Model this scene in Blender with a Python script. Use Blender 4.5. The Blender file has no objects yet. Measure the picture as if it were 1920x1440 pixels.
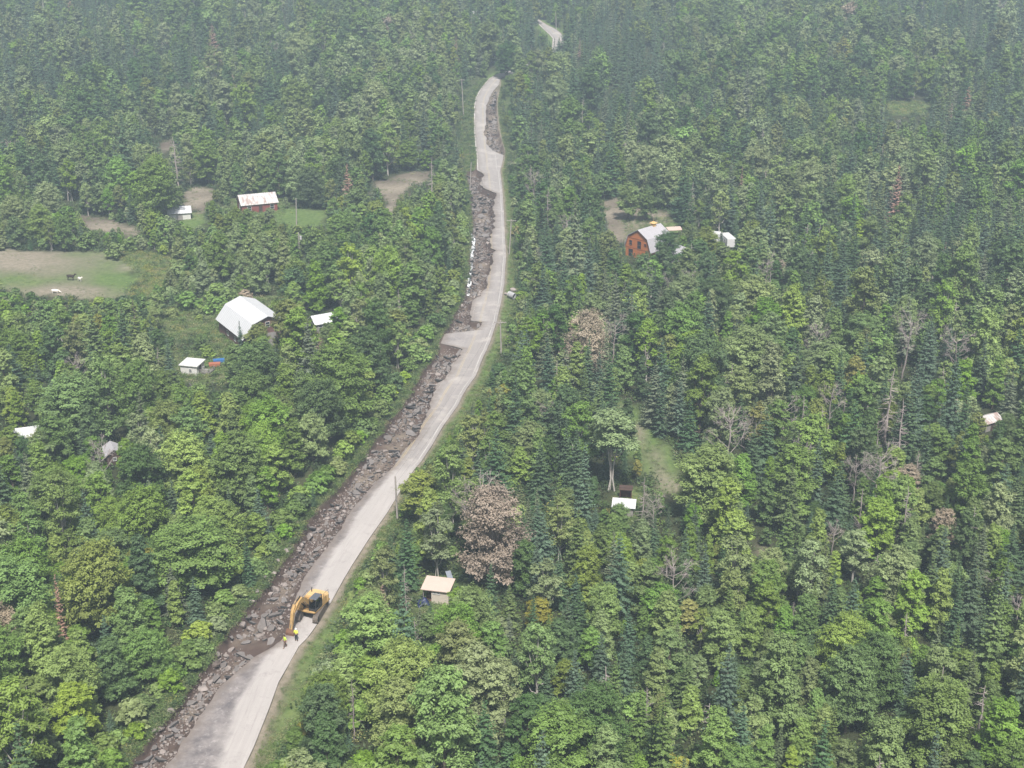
import bpy, bmesh, math, random
import numpy as np
from mathutils import Vector, Matrix

sc = bpy.context.scene
COL = sc.collection
R = math.radians

# ------------------------------------------------------------------ camera, sky, sun, exposure
H0, PITCH, FPX = 94.0, 22.0, 2500.0          # metres over the valley floor, degrees down, focal length in pixels of a 1920 wide frame
cam_d = bpy.data.cameras.new('camera')
cam = bpy.data.objects.new('camera', cam_d)
COL.objects.link(cam)
cam.location = (0, 0, H0)
cam.rotation_euler = (R(90 - PITCH), 0, 0)
cam_d.sensor_width = 36.0
cam_d.lens = 36.0 * FPX / 1920.0
cam_d.clip_start, cam_d.clip_end = 1.0, 6000.0
sc.camera = cam

SUN_EL, SUN_AZ = 58.0, 172.0                 # azimuth clockwise from +Y
w = bpy.data.worlds.new('World')
sc.world = w
w.use_nodes = True
nt = w.node_tree
nt.nodes.clear()
sky = nt.nodes.new('ShaderNodeTexSky')
sky.sky_type = 'NISHITA'
sky.sun_disc = False
sky.sun_elevation = R(SUN_EL)
sky.sun_rotation = R(SUN_AZ)
sky.air_density, sky.dust_density, sky.ozone_density = 1.0, 4.0, 1.0
hs = nt.nodes.new('ShaderNodeHueSaturation')
hs.inputs['Saturation'].default_value = 0.45    # thin cloud greys the sky light
bg = nt.nodes.new('ShaderNodeBackground')
bg.inputs['Strength'].default_value = 0.065
wo = nt.nodes.new('ShaderNodeOutputWorld')
nt.links.new(sky.outputs[0], hs.inputs['Color'])
nt.links.new(hs.outputs[0], bg.inputs['Color'])
nt.links.new(bg.outputs[0], wo.inputs['Surface'])

sun_d = bpy.data.lights.new('sun', 'SUN')
sun_d.energy = 3.7
sun_d.angle = R(4.0)
sun_d.color = (1.0, 0.955, 0.89)
sun = bpy.data.objects.new('sun', sun_d)
COL.objects.link(sun)
sdir = Vector((math.sin(R(SUN_AZ)) * math.cos(R(SUN_EL)), math.cos(R(SUN_AZ)) * math.cos(R(SUN_EL)), math.sin(R(SUN_EL))))
sun.rotation_euler = sdir.to_track_quat('Z', 'Y').to_euler()
sun.location = (0, 0, 200)

sc.view_settings.view_transform = 'Standard'
sc.view_settings.look = 'None'
sc.view_settings.exposure = 0.84
sc.view_settings.gamma = 1.0
cy = sc.cycles
cy.max_bounces, cy.diffuse_bounces, cy.glossy_bounces = 6, 3, 2
cy.transmission_bounces, cy.volume_bounces, cy.transparent_max_bounces = 3, 2, 8
cy.caustics_reflective = cy.caustics_refractive = False
cy.use_denoising = True
cy.use_adaptive_sampling = True
cy.adaptive_threshold = 0.015

# ------------------------------------------------------------------ helpers
rng = np.random.default_rng(7)
rnd = random.Random(11)
SP, CP = math.sin(R(PITCH)), math.cos(R(PITCH))

def rise(y):
    """height of the valley floor: flat, then climbing away from the camera, level again far off"""
    y = np.asarray(y, float)
    t = np.clip(y - 400.0, 0, None)
    return 58.0 * (1 - np.exp(-(t * 0.095 * (1 - np.exp(-t / 90.0))) / 58.0))

def G(px, py, dz=0.0):
    """where the ray through a photo pixel meets the ground (raised by dz)"""
    vx, vy = (px - 960.0) / FPX, (py - 720.0) / FPX
    dy, dzz = CP - vy * SP, -(SP + vy * CP)
    s = H0 / max(1e-3, -dzz)
    lo, hi = 20.0, 4000.0
    for _ in range(50):
        m = 0.5 * (lo + hi)
        if H0 + dzz * m > float(rise(dy * m)) + dz:
            lo = m
        else:
            hi = m
    m = 0.5 * (lo + hi)
    return Vector((vx * m, dy * m, H0 + dzz * m))

def P(x, y, z):
    """photo pixel and depth of world points"""
    x, y, z = np.asarray(x, float), np.asarray(y, float), np.asarray(z, float)
    zc = y * CP - (z - H0) * SP
    vy = -(y * SP + (z - H0) * CP) / zc
    return 960 + FPX * x / zc, 720 + FPX * vy, zc

def _hash2(ix, iy, seed):
    h = (ix.astype(np.int64) * 374761393 + iy.astype(np.int64) * 668265263 + seed * 974634777) & 0x7fffffff
    h = ((h ^ (h >> 13)) * 1274126177) & 0x7fffffff
    return ((h ^ (h >> 16)) & 0xffff) / 65535.0

def noise2(x, y, scale=1.0, seed=0, octaves=3):
    """smooth value noise, about -1 to 1"""
    x, y = np.asarray(x, float) / scale, np.asarray(y, float) / scale
    out, amp, tot = 0.0, 1.0, 0.0
    for o in range(octaves):
        ix, iy = np.floor(x), np.floor(y)
        fx, fy = x - ix, y - iy
        fx, fy = fx * fx * (3 - 2 * fx), fy * fy * (3 - 2 * fy)
        ix, iy = ix.astype(np.int64), iy.astype(np.int64)
        a, b = _hash2(ix, iy, seed + o), _hash2(ix + 1, iy, seed + o)
        c, d = _hash2(ix, iy + 1, seed + o), _hash2(ix + 1, iy + 1, seed + o)
        out = out + amp * (a + (b - a) * fx + (c - a) * fy + (a - b - c + d) * fx * fy)
        tot += amp
        amp *= 0.5
        x, y = x * 2.03 + 17.1, y * 2.03 + 9.7
    return out / tot * 2 - 1

def in_poly(x, y, poly):
    x, y = np.asarray(x, float), np.asarray(y, float)
    inside = np.zeros(x.shape, bool)
    n = len(poly)
    for i in range(n):
        x0, y0 = poly[i]
        x1, y1 = poly[(i + 1) % n]
        if y0 == y1:
            continue
        c = (y0 > y) != (y1 > y)
        inside ^= c & (x < (x1 - x0) * (y - y0) / (y1 - y0) + x0)
    return inside

def poly_dist(x, y, poly):
    """distance to the outline of a polygon"""
    x, y = np.asarray(x, float), np.asarray(y, float)
    best = np.full(x.shape, 1e9)
    for i in range(len(poly)):
        ax, ay = poly[i]
        bx, by = poly[(i + 1) % len(poly)]
        ex, ey = bx - ax, by - ay
        t = np.clip(((x - ax) * ex + (y - ay) * ey) / (ex * ex + ey * ey + 1e-9), 0, 1)
        best = np.minimum(best, np.hypot(x - ax - t * ex, y - ay - t * ey))
    return best

def gpoly(pts):
    return [(p.x, p.y) for p in (G(*q) for q in pts)]

# ---- meshes from arrays
class Geo:
    def __init__(self):
        self.v, self.f, self.m, self.t, self.n = [], [], [], [], 0
    def add(self, verts, faces, mat=0, tint=None):
        """verts (n,3); faces (k,3|4) indices into verts"""
        verts = np.asarray(verts, float).reshape(-1, 3)
        faces = np.asarray(faces, int)
        if len(faces) == 0:
            return
        self.v.append(verts)
        self.f.append(faces + self.n)
        self.m.append(np.full(len(faces), mat, int))
        self.t.append(np.full(len(faces), 0.5) if tint is None else np.asarray(tint, float))
        self.n += len(verts)
    def mesh(self, name, mats, smooth=False):
        me = bpy.data.meshes.new(name)
        V = np.concatenate(self.v)
        me.vertices.add(len(V))
        me.vertices.foreach_set('co', V.astype(np.float32).ravel())
        tot = np.concatenate([np.full(len(f), f.shape[1], int) for f in self.f])
        loops = np.concatenate([f.ravel() for f in self.f])
        me.loops.add(len(loops))
        me.loops.foreach_set('vertex_index', loops.astype(np.int32))
        me.polygons.add(len(tot))
        me.polygons.foreach_set('loop_start', (np.cumsum(tot) - tot).astype(np.int32))
        me.polygons.foreach_set('material_index', np.concatenate(self.m).astype(np.int32))
        me.polygons.foreach_set('use_smooth', np.full(len(tot), smooth, bool))
        for m in mats:
            me.materials.append(m)
        a = me.attributes.new('tint', 'FLOAT', 'FACE')
        a.data.foreach_set('value', np.concatenate(self.t).astype(np.float32))
        me.update(calc_edges=True)
        me.validate()
        return me
    # shapes
    def box(self, c, s, mat=0, rot=None, taper=1.0):
        """box of size s round c; rot a 3x3 / Matrix; taper shrinks the top"""
        x, y, z = s[0] / 2, s[1] / 2, s[2] / 2
        k = taper
        v = np.array([(-x, -y, -z), (x, -y, -z), (x, y, -z), (-x, y, -z), (-x * k, -y * k, z), (x * k, -y * k, z), (x * k, y * k, z), (-x * k, y * k, z)])
        if rot is not None:
            v = v @ np.array(rot).T
        self.add(v + np.array(c), [(0, 3, 2, 1), (4, 5, 6, 7), (0, 1, 5, 4), (1, 2, 6, 5), (2, 3, 7, 6), (3, 0, 4, 7)], mat)
    def tube(self, pts, rad, n=6, mat=0, cap=True, tint=None):
        pts = np.asarray(pts, float)
        rad = np.broadcast_to(np.asarray(rad, float), (len(pts),))
        d = np.gradient(pts, axis=0)
        d /= np.linalg.norm(d, axis=1)[:, None] + 1e-9
        ref = np.array([0, 0, 1.0]) if abs(d[0][2]) < 0.9 else np.array([1.0, 0, 0])
        a = np.cross(d, ref)
        a /= np.linalg.norm(a, axis=1)[:, None] + 1e-9
        b = np.cross(d, a)
        an = np.arange(n) * 2 * math.pi / n
        ring = pts[:, None] + rad[:, None, None] * (np.cos(an)[None, :, None] * a[:, None] + np.sin(an)[None, :, None] * b[:, None])
        k = len(pts)
        i, j = np.meshgrid(np.arange(k - 1), np.arange(n), indexing='ij')
        j2 = (j + 1) % n
        q = np.stack([i * n + j, (i + 1) * n + j, (i + 1) * n + j2, i * n + j2], -1).reshape(-1, 4)
        self.add(ring.reshape(-1, 3), q, mat, None if tint is None else np.full(len(q), tint))
        if cap:
            for e, rev in ((0, False), (k - 1, True)):
                c = ring[e].mean(0)
                vv = np.vstack([ring[e], c])
                f = [(jj, (jj + 1) % n, n) for jj in range(n)]
                if rev:
                    f = [(x2, x1, x3) for x1, x2, x3 in f]
                self.add(vv, f, mat, None if tint is None else np.full(n, tint))
    def prism(self, outline, y0, y1, mat=0, axis='y'):
        """outline of (x, z) extruded from y0 to y1 (or along x: outline of (y, z))"""
        o = np.asarray(outline, float)
        n = len(o)
        def at(t):
            if axis == 'y':
                return np.c_[o[:, 0], np.full(n, t), o[:, 1]]
            if axis == 'x':
                return np.c_[np.full(n, t), o[:, 0], o[:, 1]]
            return np.c_[o[:, 0], o[:, 1], np.full(n, t)]
        v = np.vstack([at(y0), at(y1)])
        q = [(i, (i + 1) % n, n + (i + 1) % n, n + i) for i in range(n)]
        self.add(v, q, mat)
        self.poly(at(y0)[::-1], mat)
        self.poly(at(y1), mat)
    def poly(self, pts, mat=0):
        """one flat polygon, any outline, cut into triangles"""
        from mathutils.geometry import tessellate_polygon
        pts = [Vector(p) for p in pts]
        tr = tessellate_polygon([pts])
        self.add([tuple(p) for p in pts], [tuple(t) for t in tr], mat)

def link(name, me, parent=None, loc=None, rot=None, scale=None):
    o = bpy.data.objects.new(name, me)
    COL.objects.link(o)
    if parent is not None:
        o.parent = parent
    if loc is not None:
        o.location = loc
    if rot is not None:
        o.rotation_euler = rot
    if scale is not None:
        o.scale = scale
    return o

def tag(o, label=None, cat=None, group=None, kind=None):
    for k, v in (('label', label), ('category', cat), ('group', group), ('kind', kind)):
        if v:
            o[k] = v
    return o

def thing(name, label, cat, loc=(0, 0, 0), rz=0.0, group=None):
    return tag(link(name, None, None, loc, (0, 0, rz)), label, cat, group)

def part(name, g, mats, parent, smooth=False, loc=None, rot=None, bevel=0.0):
    o = link(name, g.mesh(name, mats if isinstance(mats, (list, tuple)) else [mats], smooth), parent, loc, rot)
    if bevel:
        b = o.modifiers.new('bevel', 'BEVEL')
        b.width, b.segments, b.limit_method = bevel, 2, 'ANGLE'
    return o

# ---- materials
class Nodes:
    def __init__(self, name):
        self.mat = bpy.data.materials.new(name)
        self.mat.use_nodes = True
        self.nt = self.mat.node_tree
        self.nt.nodes.clear()
        self.out = self.nt.nodes.new('ShaderNodeOutputMaterial')
    def n(self, typ, **kw):
        x = self.nt.nodes.new(typ)
        for k, v in kw.items():
            setattr(x, k, v)
        return x
    def l(self, a, b):
        self.nt.links.new(a, b)
    def val(self, sock, v):
        if hasattr(v, 'links'):
            self.l(v, sock)
        else:
            sock.default_value = v
    def math(self, op, a, b=0.0, c=0.0, clamp=False):
        x = self.n('ShaderNodeMath', operation=op, use_clamp=clamp)
        for s, v in zip(x.inputs, (a, b, c)):
            self.val(s, v)
        return x.outputs[0]
    def mix(self, f, a, b, blend='MIX'):
        x = self.n('ShaderNodeMix', data_type='RGBA', blend_type=blend)
        self.val(x.inputs[0], f)
        for s, v in ((x.inputs[6], a), (x.inputs[7], b)):
            if hasattr(v, 'links'):
                self.l(v, s)
            else:
                s.default_value = (*v, 1.0) if len(v) == 3 else v
        return x.outputs[2]
    def noise(self, scale, detail=4.0, rough=0.6, vec=None, dist=0.0):
        x = self.n('ShaderNodeTexNoise')
        x.inputs['Scale'].default_value = scale
        x.inputs['Detail'].default_value = detail
        x.inputs['Roughness'].default_value = rough
        x.inputs['Distortion'].default_value = dist
        if vec is not None:
            self.l(vec, x.inputs['Vector'])
        return x.outputs['Fac']
    def ramp(self, f, stops):
        x = self.n('ShaderNodeValToRGB')
        e = x.color_ramp.elements
        while len(e) < len(stops):
            e.new(0.5)
        for k, (p, c) in zip(e, stops):
            k.position = p
            k.color = (*c, 1.0) if isinstance(c, (tuple, list)) else (c, c, c, 1.0)
        self.l(f, x.inputs[0])
        return x.outputs[0]
    def attr(self, name, out='Fac'):
        return self.n('ShaderNodeAttribute', attribute_name=name).outputs[out]
    def pos(self):
        return self.n('ShaderNodeNewGeometry').outputs['Position']
    def objco(self):
        return self.n('ShaderNodeTexCoord').outputs['Object']
    def stretch(self, vec, s):
        x = self.n('ShaderNodeMapping')
        x.inputs['Scale'].default_value = s
        self.l(vec, x.inputs['Vector'])
        return x.outputs[0]
    def bump(self, h, strength=0.3, dist=0.1):
        x = self.n('ShaderNodeBump')
        x.inputs['Strength'].default_value = strength
        x.inputs['Distance'].default_value = dist
        self.l(h, x.inputs['Height'])
        return x.outputs[0]
    def principled(self, col, rough=0.8, spec=0.3, metal=0.0, normal=None, final=True):
        x = self.n('ShaderNodeBsdfPrincipled')
        if hasattr(col, 'links'):
            self.l(col, x.inputs['Base Color'])
        else:
            x.inputs['Base Color'].default_value = (*col, 1.0)
        self.val(x.inputs['Roughness'], rough)
        self.val(x.inputs['Metallic'], metal)
        self.val(x.inputs['Specular IOR Level'], spec)
        if normal is not None:
            self.l(normal, x.inputs['Normal'])
        if final:
            self.l(x.outputs[0], self.out.inputs['Surface'])
        return x.outputs[0]

def plain(name, col, rough=0.7, spec=0.3, metal=0.0, var=0.25, scale=3.0, bump=0.0):
    """a colour with soft uneven wear"""
    m = Nodes(name)
    co = m.objco()
    f = m.noise(scale, 5.0, 0.65, co)
    c = m.mix(f, tuple(x * (1 - var) for x in col), tuple(min(1.0, x * (1 + var)) for x in col))
    nrm = m.bump(f, bump, 0.05) if bump else None
    m.principled(c, rough, spec, metal, nrm)
    return m.mat

def leaf_mat(name, col, hue=0.03, val=0.26, trans=0.22):
    m = Nodes(name)
    rn = m.n('ShaderNodeObjectInfo').outputs['Random']
    t = m.attr('tint')
    h = m.n('ShaderNodeHueSaturation')
    h.inputs['Color'].default_value = (*col, 1.0)
    m.val(h.inputs['Hue'], m.math('ADD', 0.5 - hue / 2, m.math('MULTIPLY', rn, hue)))
    r2 = m.math('FRACT', m.math('MULTIPLY', rn, 17.3))
    m.val(h.inputs['Saturation'], m.math('ADD', 0.82, m.math('MULTIPLY', r2, 0.3)))
    v1 = m.math('ADD', 1 - val / 2, m.math('MULTIPLY', m.math('FRACT', m.math('MULTIPLY', rn, 7.7)), val))
    v2 = m.math('ADD', 0.55, m.math('MULTIPLY', t, 0.9))
    m.val(h.inputs['Value'], m.math('MULTIPLY', v1, v2))
    p = m.principled(h.outputs[0], 0.55, 0.35, final=False)
    tr = m.n('ShaderNodeBsdfTranslucent')
    m.l(m.mix(0.5, h.outputs[0], (0.9, 1.0, 0.25), 'MULTIPLY'), tr.inputs['Color'])
    x = m.n('ShaderNodeMixShader')
    x.inputs[0].default_value = trans
    m.l(p, x.inputs[1])
    m.l(tr.outputs[0], x.inputs[2])
    m.l(x.outputs[0], m.out.inputs['Surface'])
    return m.mat

def bark_mat(name, col):
    m = Nodes(name)
    f = m.noise(5.0, 4.0, 0.7, m.stretch(m.objco(), (3, 3, 0.6)))
    m.principled(m.mix(f, tuple(c * 0.55 for c in col), tuple(c * 1.35 for c in col)), 0.9, 0.2)
    return m.mat
# ------------------------------------------------------------------ trees: one mesh of each build, in metres
def unit(v):
    return v / (np.linalg.norm(v, axis=-1, keepdims=True) + 1e-9)

def sphere_dirs(r, n, zmin=-0.35):
    z = r.uniform(zmin, 1.0, n)
    a = r.uniform(0, 2 * math.pi, n)
    s = np.sqrt(1 - z * z)
    return np.c_[s * np.cos(a), s * np.sin(a), z]

def kites(g, c, nrm, fwd, L, W, mat, tint, fold=0.12):
    """leaf-sized kites round centres c, facing nrm, pointing along fwd"""
    nrm = unit(nrm)
    side = unit(np.cross(nrm, fwd))
    fwd = np.cross(side, nrm)
    L, W = np.broadcast_to(L, (len(c),))[:, None], np.broadcast_to(W, (len(c),))[:, None]
    up = nrm * (W * fold)
    v = np.stack([c - fwd * L * 0.5, c + side * W * 0.5 + up, c + fwd * L * 0.5, c - side * W * 0.5 + up], 1).reshape(-1, 3)
    g.add(v, np.arange(len(c) * 4).reshape(-1, 4), mat, tint)

def sprays(g, r, base, tip, m, leaf, spread, mat, tint, upb=0.6):
    """m leaves along each twig base -> tip"""
    n = len(base)
    t = r.beta(1.6, 1.1, (n, m))
    d = tip - base
    ln = np.linalg.norm(d, axis=1)[:, None]
    p = base[:, None] + d[:, None] * t[..., None]
    off = r.normal(0, 1, (n, m, 3)) * np.array([1, 1, 0.55]) * (spread * ln * (1.15 - 0.75 * t))[..., None]
    p = p + off
    dn = unit(d)[:, None]
    nrm = np.array([0, 0, upb]) + 0.75 * dn + r.normal(0, 0.33, (n, m, 3))
    fwd = dn * 0.8 + r.normal(0, 0.5, (n, m, 3)) + unit(off) * 0.4
    s = leaf * r.uniform(0.65, 1.35, n * m)
    tt = np.clip(np.repeat(tint, m) + r.normal(0, 0.06, n * m), 0, 1)
    kites(g, p.reshape(-1, 3), nrm.reshape(-1, 3), fwd.reshape(-1, 3), s, s * 0.62, mat, tt)

def broadleaf(seed, H, Rc, q=1.0, leaf=0.42, lobes=9, low=0.35, trunks=1, dens=1.0, airy=0.0, point=False):
    """returns (trunk Geo, crown Geo): tapering trunk and limbs, crown of lobes made of leafy twigs"""
    r = np.random.default_rng(seed)
    T, C = Geo(), Geo()
    cents, rads = [], []
    for k in range(lobes):
        a = k * 2.4 + r.uniform(-0.4, 0.4)
        t = (k + 0.5) / lobes                       # 0 lowest lobe, 1 highest
        zz = low + (0.83 - low) * t ** 0.9
        prof = math.sqrt(max(0.05, 1 - ((t - 0.28) / 0.80) ** 2))
        if point:
            prof = min(1.0, 0.62 + 2.2 * t) * (1.08 - t) ** 0.85
        rho = Rc * 0.74 * prof * r.uniform(0.72, 1.0) * (1.0 if k % 4 else 0.45)
        cents.append((rho * math.cos(a), rho * math.sin(a), H * zz))
        rads.append(Rc * r.uniform(0.27, 0.40) * (0.75 + 0.3 * prof))
    cents.append((r.normal(0, .06) * Rc, r.normal(0, .06) * Rc, H * 0.86))
    rads.append(Rc * (0.22 if point else 0.30))
    cents, rads = np.array(cents), np.array(rads)
    for k in range(trunks):
        a = k * 2.1 + r.uniform(0, 1)
        lean = 0.0 if trunks == 1 else 0.06 * H
        top = np.array([lean * math.cos(a), lean * math.sin(a), H * 0.86])
        zs = np.linspace(0, 1, 7)
        pts = zs[:, None] * top + np.c_[r.normal(0, .012 * H, 7) * zs, r.normal(0, .012 * H, 7) * zs, np.zeros(7)]
        pts[0] += np.array([math.cos(a), math.sin(a), 0]) * (0.32 * (trunks > 1))
        T.tube(pts, np.linspace((0.017 if trunks == 1 else .0072) * H, (0.004 if trunks == 1 else .0025) * H, 7), 6, 0, False)
    for c in cents[:-1]:
        s = np.array([0, 0, H * r.uniform(max(.28, low * .98), max(.55, low * 1.2)) * min(1, c[2] / H * 1.3)])
        mid = (s + c) / 2 + np.array([0, 0, -0.04 * H])
        T.tube([s, mid, c], [0.008 * H, 0.006 * H, 0.003 * H], 5, 0, False)
    nb, m = max(7, int(34 * math.sqrt(q) * dens)), max(6, int((40 if leaf < .25 else 26) * math.sqrt(q)))
    lf = leaf / math.sqrt(max(q, .2))
    for c, rl in zip(cents, rads):
        d = sphere_dirs(r, nb, -0.45)
        squash = np.array([1, 1, 0.8])
        base = c + d * squash * rl * 0.35
        tip = c + d * squash * rl * r.uniform(0.75, 1.5, nb)[:, None] + np.array([0, 0, 1]) * rl * r.uniform(0.05, 0.6, nb)[:, None]
        tint = np.clip(r.normal(0.5, 0.10, nb) + 0.1 * r.normal(), 0.05, 0.95)
        sprays(C, r, base, tip, m, lf, 0.23 + airy, 0, tint)
        for i in range(0, nb, max(2, int(5 / max(q, .3)))):
            T.tube([c, (c + tip[i]) / 2 + [0, 0, .05 * rl], base[i] + (tip[i] - base[i]) * .7], [0.0025 * H, .0018 * H, .0008 * H], 3, 0, False)
    return T, C

def spruce(seed, H, Rb, q=1.0, low=0.06, power=0.9, droop=0.25, gaps=0.0):
    r = np.random.default_rng(seed)
    T, C = Geo(), Geo()
    z = np.linspace(0, H, 6)
    T.tube(np.c_[r.normal(0, .01 * H, 6) * (z / H) ** .5 * 0.3, r.normal(0, .003 * H, 6), z], np.linspace(0.016 * H, 0.002 * H, 6), 5, 0, False)
    step = 0.36 / math.sqrt(q)
    zs = np.arange(low * H, H * 0.985, step)
    for zz in zs:
        t = (zz / H - low) / (1 - low)
        Lb = Rb * (1 - t) ** power * (0.55 + 0.45 * min(1, t * 6 + .4)) + 0.10
        if gaps and r.random() < gaps:
            Lb *= r.uniform(0.3, 0.7)
        n = max(4, int(round((6 + 3 * (1 - t)) * (q ** 0.25))))
        a = np.arange(n) * 2 * math.pi / n + r.uniform(0, 6.3)
        a += r.normal(0, 0.2, n)
        ln = Lb * r.uniform(0.55, 1.22, n)
        slope = -droop * (1 - t) + 0.35 * t + r.normal(0, .09, n)
        h = np.c_[np.cos(a), np.sin(a), np.zeros(n)]
        seg = max(2, int(math.ceil(Lb / (0.34 / math.sqrt(q)))))
        u = (np.arange(seg) + 0.6) / seg
        p = h[:, None] * (ln[:, None] * u)[..., None] + np.array([0, 0, 1.0]) * (zz + r.normal(0, .17, n)[:, None] + ln[:, None] * (slope[:, None] * u + 0.16 * u ** 2.5))[..., None]
        wdt = (0.62 * Lb * (1.1 - u) + 0.16)
        side = np.c_[-np.sin(a), np.cos(a), np.zeros(n)]
        tint = np.clip(r.normal(0.5, .15, n), 0, 1)
        for sgn in (-1, 1, 0):
            fw = h[:, None] * (0.85 if sgn else 1.0) + side[:, None] * (sgn * 0.75) + np.array([0, 0, -0.12])
            fw = np.broadcast_to(fw, p.shape) + r.normal(0, .12, p.shape)
            L = np.broadcast_to((wdt * (0.62 if sgn else .55))[None], p.shape[:2]).ravel() * r.uniform(.8, 1.25, n * seg)
            c = (p + fw * 0.4 * np.broadcast_to(wdt[None, :, None] * .5, p.shape)).reshape(-1, 3)
            nr = np.array([0, 0, 1.0]) + 0.45 * np.broadcast_to(h[:, None], p.shape) + r.normal(0, .3, p.shape)
            kites(C, c, nr.reshape(-1, 3), fw.reshape(-1, 3), L, 0.17 / math.sqrt(q) + 0.1 * L, 0, np.clip(np.repeat(tint, seg) + np.tile(u * .22 - .1, n) + r.normal(0, .08, n * seg), 0, 1), -0.2)
    # leader
    k = 8
    kites(C, np.c_[np.zeros(k), np.zeros(k), H * np.linspace(.95, 1.015, k)], unit(r.normal(0, 1, (k, 3)) * [1, 1, .15]), np.tile([0, 0, 1.0], (k, 1)), .3, .09, 0, np.full(k, .6))
    return T, C

def bare_tree(seed, H, Rc, q=1.0, conifer=False, broken=False):
    """a dead tree: trunk Geo and branch Geo, no leaves"""
    r = np.random.default_rng(seed)
    T, B = Geo(), Geo()
    zs = np.linspace(0, 1, 8)
    lean = r.normal(0, .03 * H, 2)
    pts = np.c_[zs * lean[0] + r.normal(0, .008 * H, 8), zs * lean[1] + r.normal(0, .008 * H, 8), zs * H * (0.75 if broken else (1.0 if conifer else .8))]
    T.tube(pts, np.linspace(.017 * H, .004 * H, 8), 6, 0)
    nb = int((34 if conifer else 16) * (0.5 if broken else 1))
    for k in range(nb):
        t = r.uniform(.25 if conifer else .3, 1.0)
        p = np.array([np.interp(t, zs, pts[:, j]) for j in range(3)])
        a = r.uniform(0, 6.3)
        if conifer:
            ln = Rc * (1.05 - t) * r.uniform(.5, 1.2) + .25
            d = np.array([math.cos(a), math.sin(a), r.normal(-.1, .2)])
        else:
            ln = Rc * r.uniform(.7, 1.2) * (1.25 - .6 * t)
            d = np.array([math.cos(a), math.sin(a), r.uniform(.3, 1.1)])
        d = unit(d)
        e = p + d * ln + np.array([0, 0, .12 * ln])
        m1 = p + d * ln * .5 + r.normal(0, .05 * ln, 3)
        B.tube([p, m1, e], [.0045 * H, .0028 * H, .0011 * H], 4, 0, False)
        for j in range(3 if conifer else 7):
            u = r.uniform(.25, 1)
            s = m1 * (1 - u) + e * u
            d2 = unit(d + r.normal(0, .6, 3) + np.array([0, 0, .25 * (not conifer)]))
            l2 = ln * r.uniform(.25, .5)
            s2 = s + d2 * l2
            B.tube([s, s + d2 * l2 * .55 + r.normal(0, .03, 3), s2], [.0018 * H, .0013 * H, .0007 * H], 3, 0, False)
            for jj in range(0 if conifer else int(4 * q)):
                d3 = unit(d2 + r.normal(0, .6, 3))
                s3 = s + d2 * l2 * r.uniform(.4, 1)
                B.tube([s3, s3 + d3 * l2 * .55], [.0014 * H, .0006 * H], 3, 0, False)
    return T, B

def shrub_mesh(seed, H, Rc, q=1.0, leaf=.3):
    return broadleaf(seed, H, Rc, q, leaf, 7, 0.08, 3)

LEAF = {
    'mid green': leaf_mat('leaves_mid_green', (0.145, 0.224, 0.055)),
    'fresh green': leaf_mat('leaves_fresh_green', (0.178, 0.284, 0.056)),
    'lime green': leaf_mat('leaves_lime_green', (0.232, 0.330, 0.066)),
    'dark green': leaf_mat('leaves_dark_green', (0.081, 0.146, 0.043)),
    'pale sage': leaf_mat('leaves_pale_sage', (0.227, 0.293, 0.118)),
    'olive green': leaf_mat('leaves_olive_green', (0.184, 0.232, 0.061)),
    'ochre yellow': leaf_mat('leaves_ochre_yellow', (0.277, 0.274, 0.063)),
    'rusty brown': leaf_mat('leaves_rusty_brown', (0.330, 0.270, 0.205), .02),
    'dull red': leaf_mat('leaves_dull_red', (0.227, 0.083, 0.062), .02),
}
NEEDLE = {
    'dark green': leaf_mat('needles_dark_green', (0.062, 0.112, 0.047), .03, .3, .1),
    'blue green': leaf_mat('needles_blue_green', (0.072, 0.121, 0.070), .02, .3, .1),
    'mossy green': leaf_mat('needles_mossy_green', (0.112, 0.158, 0.048), .03, .35, .12),
    'grey green': leaf_mat('needles_grey_green', (0.131, 0.161, 0.090), .03, .3, .1),
    'rusty brown': leaf_mat('needles_rusty_brown', (0.286, 0.177, 0.131), .02, .3, .1),
}
BARK = bark_mat('bark_brown', (.13, .105, .085))
BARK_PALE = bark_mat('bark_pale', (.42, .39, .36))
BARK_DEAD = bark_mat('bark_bleached', (.33, .285, .27))

# every build: (kind, shape words, height, radius, trunk material, makers of a fine and a plain version)
BUILDS = []
def build(kind, word, H, Rc, bark, fn):
    BUILDS.append(dict(kind=kind, word=word, H=H, R=Rc, bark=bark, fine=fn(1.0), plain=fn(0.32)))
for i in range(5):
    Hh, Rr = 10.0, (3.6, 3.4, 3.0, 2.55, 2.1)[i]
    build('broadleaf_tree', ('broad domed', 'bushy wide', 'lumpy round', 'upright oval', 'narrow leafy')[i], Hh, Rr, BARK,
          lambda q, i=i, Hh=Hh, Rr=Rr: broadleaf(100 + i, Hh, Rr, q, .21, (24, 26, 21, 20, 18)[i], (.12, .09, .16, .12, .08)[i], 1))
for i in range(3):
    build('birch_tree', ('slender feathery', 'thin stemmed', 'loose airy')[i], 12.0, 2.5, BARK_PALE,
          lambda q, i=i: broadleaf(200 + i, 12.0, 2.5, q, .27, 13, .26, (1, 3, 2)[i], .75, .06))
build('birch_tree', 'bare stemmed', 12.0, 2.5, BARK_PALE, lambda q: broadleaf(207, 12.0, 2.5, q, .27, 13, .52, 3, .9, .06))
build('broadleaf_tree', 'thin dying', 12.0, 4.2, BARK_DEAD, lambda q: broadleaf(108, 12.0, 4.2, q, .24, 20, .12, 1, .8, .09))
for i in range(3):
    Rr = (2.3, 2.7, 1.8)[i]
    build('broadleaf_tree', ('pointed', 'tapering', 'thin pointed')[i], 10.0, Rr, BARK, lambda q, i=i, Rr=Rr: broadleaf(120 + i, 10.0, Rr, q, .20, (22, 24, 19)[i], .08, 1, .9, .02, True))
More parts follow.
